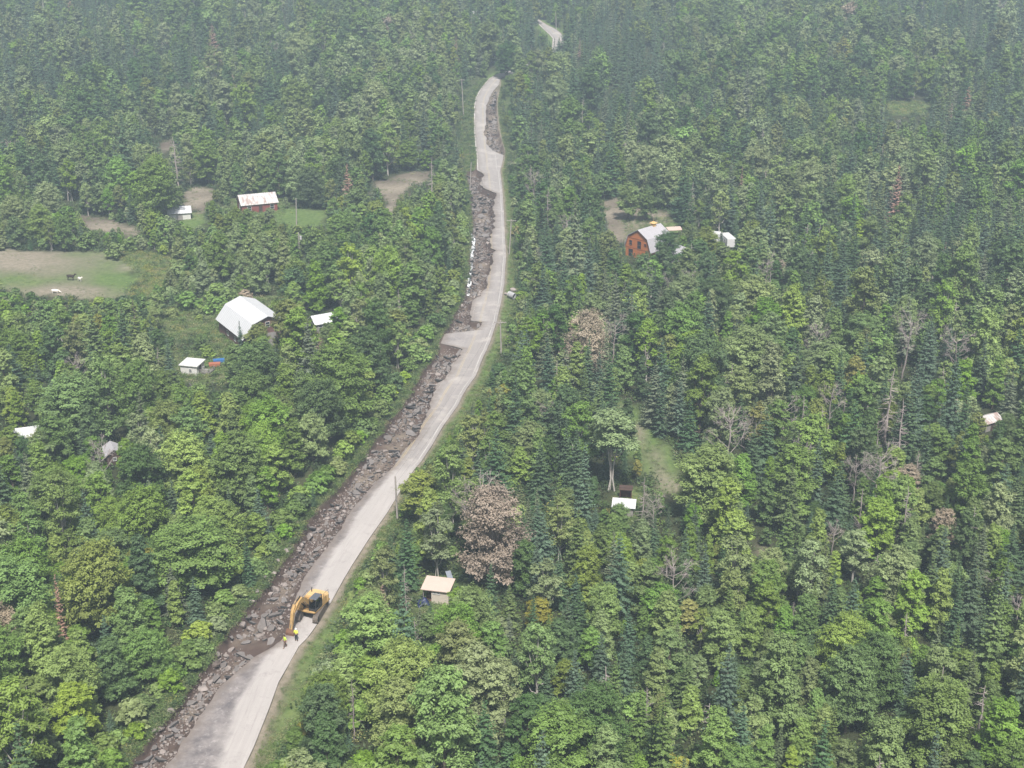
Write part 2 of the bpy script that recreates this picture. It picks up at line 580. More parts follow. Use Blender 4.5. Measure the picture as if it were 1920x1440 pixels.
for i in range(5):
    Hh, Rr = ((10, 2.3), (10, 1.9), (10, 1.5), (10, 2.7), (10, 2.1))[i]
    build('spruce_tree', ('full conical', 'slim pointed', 'spire like', 'wide skirted', 'ragged')[i], Hh, Rr, BARK,
          lambda q, i=i, Hh=Hh, Rr=Rr: spruce(300 + i, Hh, Rr, q, (.05, .04, .03, .05, .18)[i], (.9, .85, .8, .95, .75)[i], (.25, .3, .3, .2, .35)[i], .35 if i == 4 else .1))
for i in range(4):
    con = i >= 2
    build('dead_tree', ('spreading bare', 'twiggy bare', 'needleless spiky', 'snapped bare')[i], 10.0, 1.5 if con else 2.8, BARK_DEAD,
          lambda q, i=i, con=con: bare_tree(400 + i, 10.0, 1.5 if con else 2.8, 1.0 if q > .5 else .5, con, i == 3))
for i in range(3):
    build('shrub', ('low bushy', 'tangled', 'rounded')[i], 2.6, 1.6, BARK,
          lambda q, i=i: shrub_mesh(500 + i, 2.6, 1.6, .5 * q + .1, .3))
BY_KIND = {}
for bi, b in enumerate(BUILDS):
    BY_KIND.setdefault(b['kind'], []).append(bi)

_mesh_cache = {}
def palette(kind):
    return NEEDLE if kind == 'spruce_tree' else LEAF
def tree_meshes(bi):
    """(trunk mesh, crown mesh) of the fine version of a build; the leaf colour is set on each object"""
    b = BUILDS[bi]
    if bi not in _mesh_cache:
        m = b['bark'] if b['kind'] == 'dead_tree' else palette(b['kind'])['mid green' if b['kind'] != 'spruce_tree' else 'dark green']
        _mesh_cache[bi] = (b['fine'][0].mesh('trunk', [b['bark']], True), b['fine'][1].mesh('crown', [m]))
    return _mesh_cache[bi]

def add_tree(bi, colour, loc, s, rz, label, group, cat=None, sx=None, tilt=0.0):
    """one tree as a thing: an Empty at its foot, trunk and crown"""
    b = BUILDS[bi]
    t, c = tree_meshes(bi)
    root = thing(b['kind'], label, cat or {'shrub': 'shrub'}.get(b['kind'], 'tree'), loc, rz, group)
    root.rotation_euler = (tilt, 0, rz)
    k = sx or s
    root.scale = (k, k, s)
    link('stem' if b['kind'] == 'shrub' else 'trunk', t, root)
    o = link('foliage' if b['kind'] == 'shrub' else 'crown', c, root)
    if b['kind'] != 'dead_tree':
        o.material_slots[0].link = 'OBJECT'
        o.material_slots[0].material = palette(b['kind'])[colour]
    return root
# ------------------------------------------------------------------ the road corridor, measured in photo pixels: y, gully bank, broken left edge, right edge, right gully bank, outer edge of the grass
ROWS = [
 (1520, 190, 262, 415, 415, 462), (1440, 240, 312, 457, 457, 500), (1400, 272, 337, 476, 476, 522), (1330, 325, 385, 504, 504, 570), (1280, 365, 420, 522, 522, 590),
 (1230, 400, 480, 550, 550, 612), (1212, 412, 512, 560, 560, 622), (1195, 424, 534, 577, 577, 634), (1180, 432, 540, 588, 588, 640),
 (1130, 475, 550, 620, 620, 646), (1085, 508, 572, 645, 645, 664), (1060, 525, 585, 660, 660, 682), (1035, 545, 604, 676, 676, 698),
 (1010, 562, 626, 692, 692, 716), (960, 592, 658, 727, 727, 748), (910, 640, 698, 757, 757, 775), (880, 665, 735, 777, 777, 794),
 (865, 677, 748, 790, 790, 806), (850, 688, 757, 800, 800, 818), (835, 700, 767, 810, 810, 830), (797, 725, 788, 832, 832, 854),
 (760, 755, 807, 859, 859, 886), (742, 766, 812, 867, 867, 892), (727, 775, 820, 876, 876, 902), (705, 785, 836, 892, 892, 916),
 (667, 815, 862, 907, 907, 931), (656, 820, 867, 913, 913, 938), (650, 821, 850, 915, 915, 940), (644, 822, 826, 918, 918, 943), (626, 831, 834, 924, 924, 950),
 (619, 833, 896, 926, 926, 951), (604, 846, 902, 931, 931, 953), (601, 848, 882, 932, 932, 953), (594, 850, 881, 933, 933, 955), (565, 867, 887, 940, 940, 963),
 (553, 869, 899, 942, 942, 963), (540, 872, 912, 944, 944, 964), (532, 875, 915, 946, 946, 964), (526, 876, 911, 946, 946, 964), (505, 877, 919, 947, 947, 963),
 (480, 880, 926, 949, 949, 962), (465, 882, 921, 948, 948, 961), (450, 883, 918, 947, 947, 960), (430, 884, 927, 946, 946, 960), (400, 885, 927, 945, 945, 960),
 (375, 882, 928, 943, 943, 957), (367, 881, 932, 943, 943, 956), (362, 880, 931, 942, 942, 955), (355, 880, 916, 942, 942, 954), (347, 879, 903, 941, 941, 953),
 (330, 872, 905, 939, 939, 948), (323, 871, 903, 938, 938, 947), (319, 890, 894, 938, 938, 947), (300, 893, 893, 943, 944, 950), (291, 893, 893, 944, 946, 951),
 (283, 891, 891, 924, 946, 951), (270, 890, 890, 913, 942, 947), (247, 888, 888, 907, 936, 942), (232, 888, 888, 909, 935, 940), (200, 888, 888, 911, 931, 936),
 (183, 891, 891, 916, 932, 937), (167, 900, 900, 928, 936, 940), (158, 907, 907, 936, 938, 942), (147, 917, 917, 938, 938, 944), (140, 930, 930, 962, 962, 968), (128, 962, 962, 1000, 1000, 1006),
 (100, 1034, 1034, 1052, 1052, 1058), (72, 1036, 1036, 1058, 1058, 1064), (65, 1030, 1030, 1054, 1054, 1060), (55, 1019, 1019, 1042, 1042, 1048), (46, 1010, 1010, 1024, 1024, 1030), (30, 985, 985, 1000, 1000, 1006)]
_rw = []
for row in ROWS:
    g = [G(px, row[0]) for px in row[1:]]
    _rw.append([g[0].y] + [p.x for p in g])
_rw = np.array(_rw)
RY = _rw[:, 0]
def road_x(k, y):
    """k: 0 gully bank, 1 broken edge, 2 right edge, 3 right gully bank, 4 outer grass"""
    return np.interp(y, RY, _rw[:, k + 1])
_wet = np.array([[G(px, py).y, G(px, py).x] for px, py in ((360, 1520), (408, 1440), (442, 1330), (470, 1280), (497, 1230), (545, 1190), (575, 1140), (588, 1110), (608, 1060), (645, 1010), (673, 960), (714, 910), (737, 880), (748, 865), (756, 850))])

# clearings in the forest, outlined in photo pixels: what covers them, and whether trees must leave them in view
CLEAR = [
 dict(k='paddock', pts=[(-60, 470), (60, 470), (190, 474), (235, 492), (262, 522), (235, 552), (205, 572), (205, 560), (120, 556), (55, 560), (-60, 530)], keep=[(-20, 482), (60, 474), (188, 478), (228, 500), (235, 540), (205, 552), (70, 552), (-20, 520)]),
 dict(k='meadow', pts=[(190, 472), (285, 474), (332, 492), (326, 545), (240, 562), (262, 522), (235, 492)], keep=[(192, 478), (290, 480), (302, 508), (284, 542), (238, 546)]),
 dict(k='dirt', pts=[(345, 362), (365, 352), (398, 356), (402, 372), (372, 400), (345, 385)], keep=[(352, 362), (396, 362), (375, 385), (350, 380)]),
 dict(k='lawn', pts=[(520, 392), (612, 392), (612, 424), (560, 432), (525, 425)], keep=[(528, 396), (605, 398), (600, 418), (545, 420)]),
 dict(k='lawn', pts=[(330, 402), (376, 398), (392, 425), (350, 440), (330, 425)], keep=[(358, 400), (378, 402), (382, 420), (360, 424)]),
 dict(k='house', pts=[(430, 372), (530, 372), (535, 425), (430, 425)], keep=None),
 dict(k='dirt', pts=[(700, 345), (745, 325), (800, 322), (806, 340), (770, 352), (748, 375), (735, 412), (722, 408), (728, 375), (700, 362)], keep=[(704, 348), (748, 328), (798, 326), (800, 340), (762, 350), (744, 372), (734, 392), (730, 370)]),
 dict(k='dirt', pts=[(148, 405), (200, 410), (262, 432), (264, 450), (200, 442), (150, 425)], keep=[(160, 410), (198, 415), (200, 432), (165, 422)]),
 dict(k='dirt', pts=[(228, 430), (264, 434), (264, 448), (228, 444)], keep=[(234, 432), (260, 436), (258, 446), (236, 442)]),
 dict(k='weeds', pts=[(298, 585), (385, 560), (540, 560), (550, 650), (470, 660), (395, 648), (300, 635)], keep=[(318, 598), (396, 602), (398, 626), (326, 622)]),
 dict(k='weeds', pts=[(325, 660), (430, 660), (520, 680), (575, 672), (575, 690), (500, 705), (440, 725), (330, 712)], keep=None),
 dict(k='gravel', pts=[(392, 724), (400, 712), (440, 700), (516, 684), (516, 690), (445, 707), (408, 722)], keep=[(394, 722), (404, 712), (414, 714), (404, 722)]),
 dict(k='lawn', pts=[(1155, 742), (1205, 765), (1232, 812), (1278, 866), (1322, 935), (1292, 958), (1225, 908), (1182, 830), (1148, 762)], keep=[(1194, 824), (1218, 820), (1262, 880), (1290, 925), (1262, 930), (1222, 884)]),
 dict(k='gravel', pts=[(1160, 752), (1170, 756), (1203, 806), (1236, 856), (1262, 890), (1305, 935), (1290, 950), (1246, 920), (1226, 880), (1194, 820)], keep=[(1228, 888), (1262, 893), (1290, 930), (1270, 940), (1240, 915)]),
 dict(k='gravel', pts=[(1395, 1005), (1410, 1005), (1440, 1040), (1425, 1050)], keep=[(1402, 1012), (1412, 1014), (1432, 1040), (1424, 1044)]),
 dict(k='dirt', pts=[(1130, 380), (1165, 372), (1205, 392), (1260, 400), (1265, 418), (1200, 420), (1180, 460), (1140, 450)], keep=[(1142, 385), (1160, 382), (1168, 400), (1160, 440), (1148, 436)]),
 dict(k='house', pts=[(1165, 415), (1260, 405), (1282, 430), (1270, 470), (1240, 480), (1180, 482)], keep=None),
 dict(k='house', pts=[(785, 1085), (862, 1085), (862, 1150), (785, 1150)], keep=None),
 dict(k='house', pts=[(1148, 915), (1200, 915), (1200, 975), (1148, 975)], keep=None),
 dict(k='dirt', pts=[(298, 272), (326, 262), (330, 282), (300, 292)], keep=[(302, 276), (322, 270), (322, 280), (304, 286)]),
 dict(k='meadow', pts=[(1662, 192), (1730, 190), (1738, 212), (1660, 216)], keep=[(1668, 196), (1725, 195), (1728, 208), (1666, 211)]),
 dict(k='dirt', pts=[(205, 838), (262, 818), (268, 832), (235, 860), (205, 860)], keep=None),
]
for c in CLEAR:
    c['poly'] = gpoly(c['pts'])

def cover_at(x, y):
    """grass, bare soil, pale gravel: 0 to 1 each, at ground points"""
    grass = np.zeros(x.shape)
    soil = np.zeros(x.shape)
    grav = np.zeros(x.shape)
    wob = noise2(x, y, 7.0, 5) * 2.2 + noise2(x, y, 2.2, 6) * 0.8
    patch = noise2(x, y, 9.0, 8)
    for c in CLEAR:
        xs, ys = [p[0] for p in c['poly']], [p[1] for p in c['poly']]
        sel = (x > min(xs) - 6) & (x < max(xs) + 6) & (y > min(ys) - 6) & (y < max(ys) + 6)
        if not sel.any():
            continue
        a, b = x[sel], y[sel]
        sd = np.where(in_poly(a, b, c['poly']), 1, -1) * poly_dist(a, b, c['poly'])
        m = np.clip(0.5 + (sd + wob[sel] * (0.5 if c['k'] == 'gravel' else 1.2)) / 1.1, 0, 1)
        pt = patch[sel]
        k = c['k']
        if k == 'paddock':
            bare = np.clip(.22 + pt * .5 + noise2(a, b, 20, 31, 3) * 1.6, 0, 1)
            grass[sel] = np.maximum(grass[sel], m * (1 - 0.85 * bare))
            soil[sel] = np.maximum(soil[sel], m * bare * .05)
            grav[sel] = np.maximum(grav[sel], m * bare * .75)
        elif k in ('meadow', 'lawn', 'weeds', 'house'):
            grass[sel] = np.maximum(grass[sel], m)
        elif k == 'dirt':
            soil[sel] = np.maximum(soil[sel], m * np.clip(.55 - pt * .5, 0, 1))
            grav[sel] = np.maximum(grav[sel], m * np.clip(.45 + pt * .6, 0, 1))
            grass[sel] *= 1 - m
        else:
            grav[sel] = np.maximum(grav[sel], m * np.clip((.45 if c['pts'][0][0] > 1000 else .8) + pt * .8, 0, 1))
            grass[sel] *= 1 - m * .4
    return grass, soil, grav

# ---- materials of the ground
m = Nodes('ground_cover')
p = m.pos()
cv = m.n('ShaderNodeSeparateColor')
m.l(m.attr('cover', 'Color'), cv.inputs[0])
n1, n2, n3 = m.noise(.35, 6, .65, p), m.noise(2.3, 5, .7, p), m.noise(.06, 3, .6, p)
floor_c = m.mix(n2, (.018, .024, .012), (.060, .066, .030))
grass_c = m.mix(n1, (.085, .145, .035), (.160, .215, .070))
grass_c = m.mix(m.math('MULTIPLY', m.ramp(n3, [(.45, 0.0), (.62, 1.0)]), .4), grass_c, (.23, .23, .12))
grass_c = m.mix(m.math('MULTIPLY', n2, .45), grass_c, (.085, .13, .045))
grass_c = m.mix(m.ramp(m.noise(.8, 6, .75, p), [(.40, .7), (.58, 0.0)]), grass_c, (.055, .095, .028))
soil_c = m.mix(n1, (.045, .031, .026), (.118, .083, .069))
soil_c = m.mix(m.math('MULTIPLY', n2, .6), soil_c, (.085, .062, .054))
grav_c = m.mix(n1, (.29, .235, .18), (.42, .36, .30))
grav_c = m.mix(m.ramp(m.noise(.9, 6, .75, p), [(.42, .75), (.60, 0.0)]), grav_c, (.185, .165, .115))
grav_c = m.mix(m.math('MULTIPLY', n2, .5), grav_c, (.24, .21, .18))
c = m.mix(cv.outputs[0], floor_c, grass_c)
c = m.mix(cv.outputs[1], c, soil_c)
c = m.mix(cv.outputs[2], c, grav_c)
m.principled(c, .95, .15, 0, m.bump(m.math('ADD', n2, m.noise(9, 4, .7, p)), .5, .12))
M_GROUND = m.mat

m = Nodes('road_surface')
p = m.pos()
lat, wet, paved, along = m.attr('lat'), m.attr('wet'), m.attr('paved'), m.attr('along')
cmb = m.n('ShaderNodeCombineXYZ')
m.l(lat, cmb.inputs[0]); m.l(m.math('MULTIPLY', along, .05), cmb.inputs[1])
streak = m.noise(1.3, 5, .6, cmb.outputs[0])
blot = m.noise(.22, 5, .62, p)
fine = m.noise(7.0, 3, .7, p)
asph = m.mix(streak, (.215, .20, .193), (.36, .335, .326))
asph = m.mix(m.ramp(blot, [(.5, 0.0), (.68, .7)]), asph, (.46, .425, .40))
asph = m.mix(m.math('MULTIPLY', fine, .35), asph, (.22, .20, .195))
dust = m.mix(streak, (.29, .27, .262), (.455, .425, .412))
dust = m.mix(m.math('MULTIPLY', m.ramp(blot, [(.4, 0.0), (.62, 1.0)]), .35), dust, (.33, .31, .30))
wetc = m.mix(m.ramp(m.noise(.5, 6, .72, p), [(.36, 0.0), (.64, 1.0)]), (.105, .097, .103), (.31, .282, .275))
wetc = m.mix(m.math('MULTIPLY', m.noise(2.6, 5, .75, p), .7), wetc, (.16, .145, .145))
wetc = m.mix(m.math('MULTIPLY', m.ramp(m.noise(.9, 5, .7, p), [(.55, 0.0), (.66, 1.0)]), .5), wetc, (.40, .37, .365))
base = m.mix(paved, dust, asph)
base = m.mix(wet, base, wetc)
edge = m.attr('edge')
dirt = m.math('SUBTRACT', m.math('ADD', m.math('MULTIPLY', m.noise(.8, 6, .72, p), 1.9), .0), m.math('MULTIPLY', edge, .55), clamp=True)
base = m.mix(m.math('MULTIPLY', dirt, .8), base, (.17, .14, .12))
base = m.mix(m.ramp(m.noise(.35, 7, .78, p), [(.56, 0.0), (.70, .45)]), base, (.17, .155, .15))
base = m.mix(m.ramp(m.noise(2.2, 6, .8, cmb.outputs[0]), [(.54, 0.0), (.66, .35)]), base, (.20, .18, .175))
# worn lines: white along the right edge, doubled yellow in the middle
def line(at, half):
    d = m.math('ABSOLUTE', m.math('SUBTRACT', lat, at))
    return m.math('LESS_THAN', d, half)
wear = m.ramp(m.math('ADD', m.math('MULTIPLY', blot, .6), m.math('MULTIPLY', fine, .4)), [(.40, .75), (.60, .05)])
wl = m.math('MULTIPLY', m.math('MULTIPLY', m.math('MULTIPLY', line(.62, .075), paved), wear), .5)
yl = m.math('MULTIPLY', m.math('MULTIPLY', m.math('MAXIMUM', line(3.42, .055), line(3.70, .055)), paved), wear)
ll = m.math('MULTIPLY', m.math('MULTIPLY', line(6.55, .11), paved), wear)
base = m.mix(m.math('MAXIMUM', wl, ll), base, (.78, .77, .75))
base = m.mix(m.math('MULTIPLY', yl, .7), base, (.55, .42, .16))
m.principled(base, .9, .2, 0, m.bump(fine, .25, .03))
M_ROAD = m.mat

def cover_attr(me, rgb):
    a = me.attributes.new('cover', 'FLOAT_COLOR', 'POINT')
    a.data.foreach_set('color', np.c_[rgb, np.ones(len(rgb))].astype(np.float32).ravel())

def grid_mesh(name, X, Y, Z, mats, smooth=True):
    g = Geo()
    nr, nc = X.shape
    i, j = np.meshgrid(np.arange(nr - 1), np.arange(nc - 1), indexing='ij')
    a = i * nc + j
    q = np.stack([a, a + 1, a + nc + 1, a + nc], -1).reshape(-1, 4)
    g.add(np.stack([X, Y, Z], -1).reshape(-1, 3), q)
    return g.mesh(name, mats, smooth)

# ---- the ground: one sheet out to the horizon, let down under the road corridor, which has a fine strip of its own
xs = np.unique(np.r_[np.linspace(-2500, -420, 14), np.linspace(-420, -180, 60), np.arange(-180, 180.1, 2.0), np.linspace(180, 420, 60), np.linspace(420, 2500, 14)])
ys = np.unique(np.r_[np.linspace(-600, 60, 8), np.linspace(60, 100, 10), np.arange(100, 470, 2.0), np.linspace(470, 760, 100), np.linspace(760, 1500, 40), np.linspace(1500, 4200, 12)])
X, Y = np.meshgrid(xs, ys)
Z = rise(Y) + 0.35 * noise2(X, Y, 26, 3)
OUT = 9.0
inside = (X > road_x(0, Y) - OUT + 2.5) & (X < road_x(3, Y) + OUT - 2.5) & (Y > RY.min()) & (Y < RY.max())
Z = np.where(inside, rise(Y) - 6.0, Z)
me = grid_mesh('ground', X, Y, Z, [M_GROUND])
gr, so, gv = cover_at(X.ravel(), Y.ravel())
cover_attr(me, np.c_[gr, so, gv])
ground = tag(link('ground', me), 'dark forest floor with mown and bare clearings', None, None, 'structure')

# ---- the corridor strip: banks, washed out gullies, verge
yy = np.unique(np.r_[np.arange(RY.min() + .5, 260, .35), np.arange(260, 430, .55), np.arange(430, RY.max() - 1, 1.6)])
Lx, Ex, Rx, Bx, Vx = (road_x(k, yy) for k in range(5))
wid = Ex - Lx
jag = noise2(yy * 0 + 3, yy, 2.4, 21, 4) * 0.75 + noise2(yy * 0 + 9, yy, 7.0, 22, 2) * 0.7
paved_y = np.interp(yy, [G(0, 880).y, G(0, 850).y], [0, 1])
Ej = Ex + jag * np.clip(wid / 3 - .3, 0, 1) * (.45 + .55 * paved_y)
Lj = Lx + (noise2(yy * 0 + 5, yy, 3.0, 23, 3) * .7) * np.clip(wid / 3 - .3, 0, 1)
rwid = Bx - Rx
Rj = Rx + jag * np.clip(rwid / 3 - .2, 0, 1)
gl = np.clip(wid / 3.0 - .25, 0, 1)               # how much of a gully there is
grr = np.clip(rwid / 3.0 - .25, 0, 1)
cols = []                                          # (x, z, kind) per column
def put(x, z, grass, soil, grav):
    cols.append((x, z, grass, soil, grav))
one = np.ones_like(yy)
base_z = rise(yy)
for dx, gz in ((-OUT, .06), (-6.5, .05), (-4, .05), (-2.4, .05), (-1.2, .05), (-.5, .03), (-.05, 0.0)):
    put(Lj + dx, base_z + gz + .18 * noise2(Lj + dx, yy, 5, 41) * (dx < -.2), one * (np.interp(dx, [-4, -1], [.15, .75])) * np.where(yy > G(0, 318).y, 1.25, 1), one * (.15 if dx < -.4 else .8) * gl, one * 0)
NG = 34
for k in range(NG):
    u = k / (NG - 1)
    x = Lj + 0.12 + (Ej - Lj - 0.16) * u
    dl, dr = x - Lj, Ej - x
    depth = 1.35 + .55 * noise2(yy * 0, yy, 16, 44) + np.where(yy < G(0, 1250).y, -.2, .15)
    slope_r = np.where(paved_y > .5, 1.15, .62)
    z = -np.minimum(depth, np.minimum(dl * 1.9 + .35, dr * slope_r + .30))
    z = z + .22 * noise2(x, yy, 1.7, 46, 4) * np.clip(dr, 0, 1) + .30 * noise2(x, yy, 5.0, 47, 3) * np.clip(dr * .5, 0, 1)
    z = np.minimum(z, -.28) * gl - .04 * (1 - gl)
    n5 = noise2(x, yy, 3.2, 51, 4)
    pale = np.clip(.35 + n5 * 1.1, 0, 1) * np.clip(dr / 1.6 - .35, 0, 1) * np.clip(dl * .9 - .3, 0, 1)
    put(x, base_z + z, one * 0, one, pale * .55)
NR = 10
for k in range(NR):
    u = k / (NR - 1)
    put(Ej + .02 + (Rj - Ej - .04) * u, base_z - .30, one * 0, one, one * .3)
for k in range(12):
    u = k / 11
    x = Rj + .03 + (Bx - Rj) * u
    dl, dr = x - Rj, Bx - x
    z = -np.minimum(1.3 + .4 * noise2(x, yy, 9, 61), np.minimum(dl * 1.1 + .3, dr * 1.5 + .1)) * grr
    z = z + .2 * noise2(x, yy, 1.7, 62, 4) * grr
    put(x, base_z + z - .03 * (1 - grr), one * 0, one * np.maximum(grr, .35), np.clip(.45 + .8 * noise2(x, yy, 3, 63), 0, 1) * np.where(grr > 0, .7, 1))
for dx in (.12, .45, .8, 1.3, 2.0, 3.0, 4.2, 5.6, 7.2, OUT):
    sh = np.clip(1.05 - dx + .5 * noise2(Bx, yy, 4, 71) + .45 * (1 - paved_y), 0, 1)
    x = Bx + dx
    inv = np.clip((Vx + 1.5 - x) / 1.5, 0, 1)
    z = -.05 - .35 * np.sin(np.clip(dx / 5, 0, 1) * math.pi) + .12 * noise2(x, yy, 4, 72) + (.3 if dx >= OUT - .1 else 0)
    put(x, base_z + z, np.clip(inv + .45, 0, 1) * (1 - sh * .8), sh * .45 + .12 * np.clip(noise2(x, yy, 5, 73), 0, 1), sh * .7)
Xc = np.stack([c[0] for c in cols], 1)
Zc = np.stack([c[1] for c in cols], 1)
Yc = np.repeat(yy[:, None], Xc.shape[1], 1)
me = grid_mesh('washout', Xc, Yc, Zc, [M_GROUND], True)
ca, cb, cc = cover_at(Xc.ravel(), Yc.ravel())
cover_attr(me, np.clip(np.c_[np.stack([c[2] for c in cols], 1).ravel() + ca, np.stack([c[3] for c in cols], 1).ravel(), np.stack([c[4] for c in cols], 1).ravel()], 0, 1))
tag(link('roadside_terrain', me), 'eroded gully and grass verge along the broken road', None, None, 'structure')

# ---- the road: what is left of the slab, with a broken edge of its own thickness
NC = 15
U = np.linspace(0, 1, NC)
Xr = Ej[:, None] + (Rj - Ej)[:, None] * U[None]
Yr = np.repeat(yy[:, None], NC, 1)
Zr = base_z[:, None] + .03 + .05 * np.sin(U * math.pi)[None] + .03 * noise2(Xr, Yr, 3.5, 81) * (1 - paved_y)[:, None]
Xr = np.c_[Ej + .12, Xr, Rj - .05]
Yr = np.c_[yy, Yr, yy]
drop = .22 + .05 * noise2(yy * 0, yy, 1.2, 82)
Zr = np.c_[base_z - drop, Zr, base_z - .2]
me = grid_mesh('road', Xr, Yr, Zr, [M_ROAD], False)
def fattr(me, name, arr):
    a = me.attributes.new(name, 'FLOAT', 'POINT')
    a.data.foreach_set('value', np.asarray(arr, np.float32).ravel())
wetx = np.interp(yy, _wet[:, 0], _wet[:, 1])
lat_ = Rx[:, None] - Xr
upper = (yy > G(0, 321).y)[:, None]
lat_ = np.where(upper, 6.9 - (Xr - Ex[:, None]), lat_)
fattr(me, 'lat', np.where(~upper & (lat_ > 5.5), 9.0, lat_))
cross_ = (np.clip(1 - np.abs(yy - G(0, 636).y) / 7.0, 0, 1)[:, None] * np.clip((Rx[:, None] - Xr - 3.2) / 3.0, 0, 1)) * .75
fattr(me, 'wet', cross_ + np.clip((wetx[:, None] - Xr + .5 * noise2(Xr, Yr, 2.5, 83, 4)) * 1.6 + .5, 0, 1) * (1 - paved_y)[:, None] * np.clip(1.0 + .5 * noise2(Xr, Yr, 6, 84), 0, 1))
fattr(me, 'paved', np.repeat(np.clip(np.interp(yy, [G(0, 890).y, G(0, 865).y], [0, 1]), 0, 1)[:, None], NC + 2, 1) * (1 - cross_ * 1.3).clip(0, 1))
fattr(me, 'along', Yr)
fattr(me, 'edge', Xr - Ej[:, None])
tag(link('road', me), 'pale two lane road with its side washed away', None, None, 'structure')
# ------------------------------------------------------------------ where trees stand
# what must stay in view: a map of the photo, cells of 4 px, holding the distance of what shows there
CELL = 4
MW, MH = 1920 // CELL, 1440 // CELL
keep = np.zeros((MH, MW))
def protect(poly, dist=None, grow=0):
    """poly in photo px; nothing nearer than dist may cover it (dist None: the ground there)"""
    xs, ys = [q[0] for q in poly], [q[1] for q in poly]
    for j in range(max(0, int(min(ys) // CELL)), min(MH, int(max(ys) // CELL) + 1)):
        py = (j + .5) * CELL
        px = (np.arange(MW) + .5) * CELL
        ins = in_poly(px, np.full(MW, py), poly)
        d = dist if dist is not None else G(960, min(1439, py)).y
        keep[j, ins] = np.maximum(keep[j, ins], d)
tab = np.array(ROWS, float)
for j in range(MH):
    py = (j + .5) * CELL
    if py < 146:
        continue
    L, E, Rr, B, V = (np.interp(-py, -tab[:, 0], tab[:, k]) for k in range(1, 6))
    lo, hi = L + 2, (max(Rr, B) * .3 + V * .7)
    if 868 < py < 925:
        hi = Rr - 14
    if py < 318:
        lo = L - 19
    a, b = int(lo // CELL), int(hi // CELL)
    keep[j, a:b + 1] = G(960, py).y
protect([(1012, 44), (1050, 60), (1046, 70), (1036, 68)])
for c in CLEAR:
    if c['keep']:
        protect(c['keep'])
PROTECT = [  # what shows of each building and pole: outline, a pixel on its foot
 ([(402, 598), (420, 568), (447, 553), (476, 564), (526, 604), (500, 602), (470, 612), (458, 636), (430, 630)], (455, 650)),
 ([(332, 676), (340, 666), (392, 668), (394, 703), (338, 703)], (365, 704)),
 ([(392, 674), (419, 674), (420, 694), (392, 700)], (400, 702)),
 ([(312, 392), (340, 388), (362, 400), (360, 412), (316, 408)], (338, 414)),
 ([(437, 380), (462, 366), (526, 366), (526, 398), (516, 402), (440, 388)], (480, 402)),
 ([(590, 588), (606, 588), (606, 608), (594, 612)], (600, 625)),
 ([(1136, 815), (1158, 815), (1158, 916), (1136, 916)], (1146, 920)),
 ([(1172, 445), (1195, 428), (1220, 414), (1250, 430), (1230, 450), (1226, 466), (1208, 466), (1190, 476), (1174, 476)], (1200, 480)),
 ([(1256, 430), (1268, 431), (1268, 436), (1256, 436)], (1264, 440)),
 ([(1330, 440), (1338, 440), (1338, 445), (1330, 445)], (1335, 456)),
 ([(1356, 442), (1372, 443), (1370, 456), (1358, 456)], (1365, 462)),
 ([(1258, 466), (1270, 470), (1268, 482), (1262, 482)], (1265, 492)),
 ([(798, 1086), (802, 1082), (850, 1092), (842, 1112), (828, 1124), (786, 1132), (786, 1112)], (820, 1130)),
 ([(1152, 938), (1160, 920), (1184, 920), (1184, 942), (1172, 948), (1152, 954)], (1168, 960)),
 ([(206, 836), (226, 836), (226, 872), (208, 858)], (216, 880)),
 ([(740, 885), (750, 885), (750, 974), (740, 974)], (745, 974)),
 ([(926, 598), (952, 598), (946, 668), (934, 668)], (939, 668)),
 ([(948, 408), (978, 408), (964, 478), (950, 478)], (955, 478)),
 ([(120, 320), (130, 320), (131, 376), (122, 376)], (128, 377)),
 ([(552, 370), (559, 370), (559, 420), (552, 420)], (556, 424)),
 ([(556, 434), (566, 434), (565, 484), (557, 484)], (561, 492)),
 ([(1278, 798), (1288, 798), (1288, 826), (1278, 826)], (1284, 838)),
 ([(860, 144), (874, 144), (872, 210), (862, 210)], (868, 216)),
 ([(878, 302), (888, 302), (886, 358), (880, 358)], (882, 360)),
 ([(1842, 784), (1858, 784), (1858, 794), (1842, 794)], (1850, 806)),
 ([(1130, 328), (1138, 328), (1136, 368), (1130, 368)], (1133, 372)),
 ([(1038, 22), (1044, 22), (1044, 48), (1038, 48)], (1042, 52)),
 ([(50, 819), (62, 819), (62, 824), (50, 824)], (52, 836)),
]
# ground taken by buildings: centre, radius
BUILT = [(-52.6, 257.6, 9.6), (33.2, 317.5, 6.6)] + [(G(*f).x, G(*f).y, r_) for f, r_ in (((362, 699), 3.4), ((390, 699), 3.0), ((483, 393), 6.8), ((337, 409), 4.6), ((612, 618), 5.4), ((1268, 490), 5.2), ((1170, 962), 2.9), ((1173, 934), 1.9),
    ((214, 868), 2.6), ((52, 834), 4.4), ((894, 36), 3.0), ((1850, 802), 3.6), ((1364, 462), 3.9), ((1334, 455), 3.4), ((1264, 441), 2.8), ((822, 1124), 3.0), ((793, 1131), 1.2), ((843, 1100), 1.2), ((408, 686), 2.4))]
for poly, foot in PROTECT:
    f = G(*foot)
    d = f.y - 1.0
    for (bx, by, br) in BUILT:
        if math.hypot(bx - f.x, by - f.y) < br + 5:
            d = max(d, by + br * .6)
    protect(poly, d)

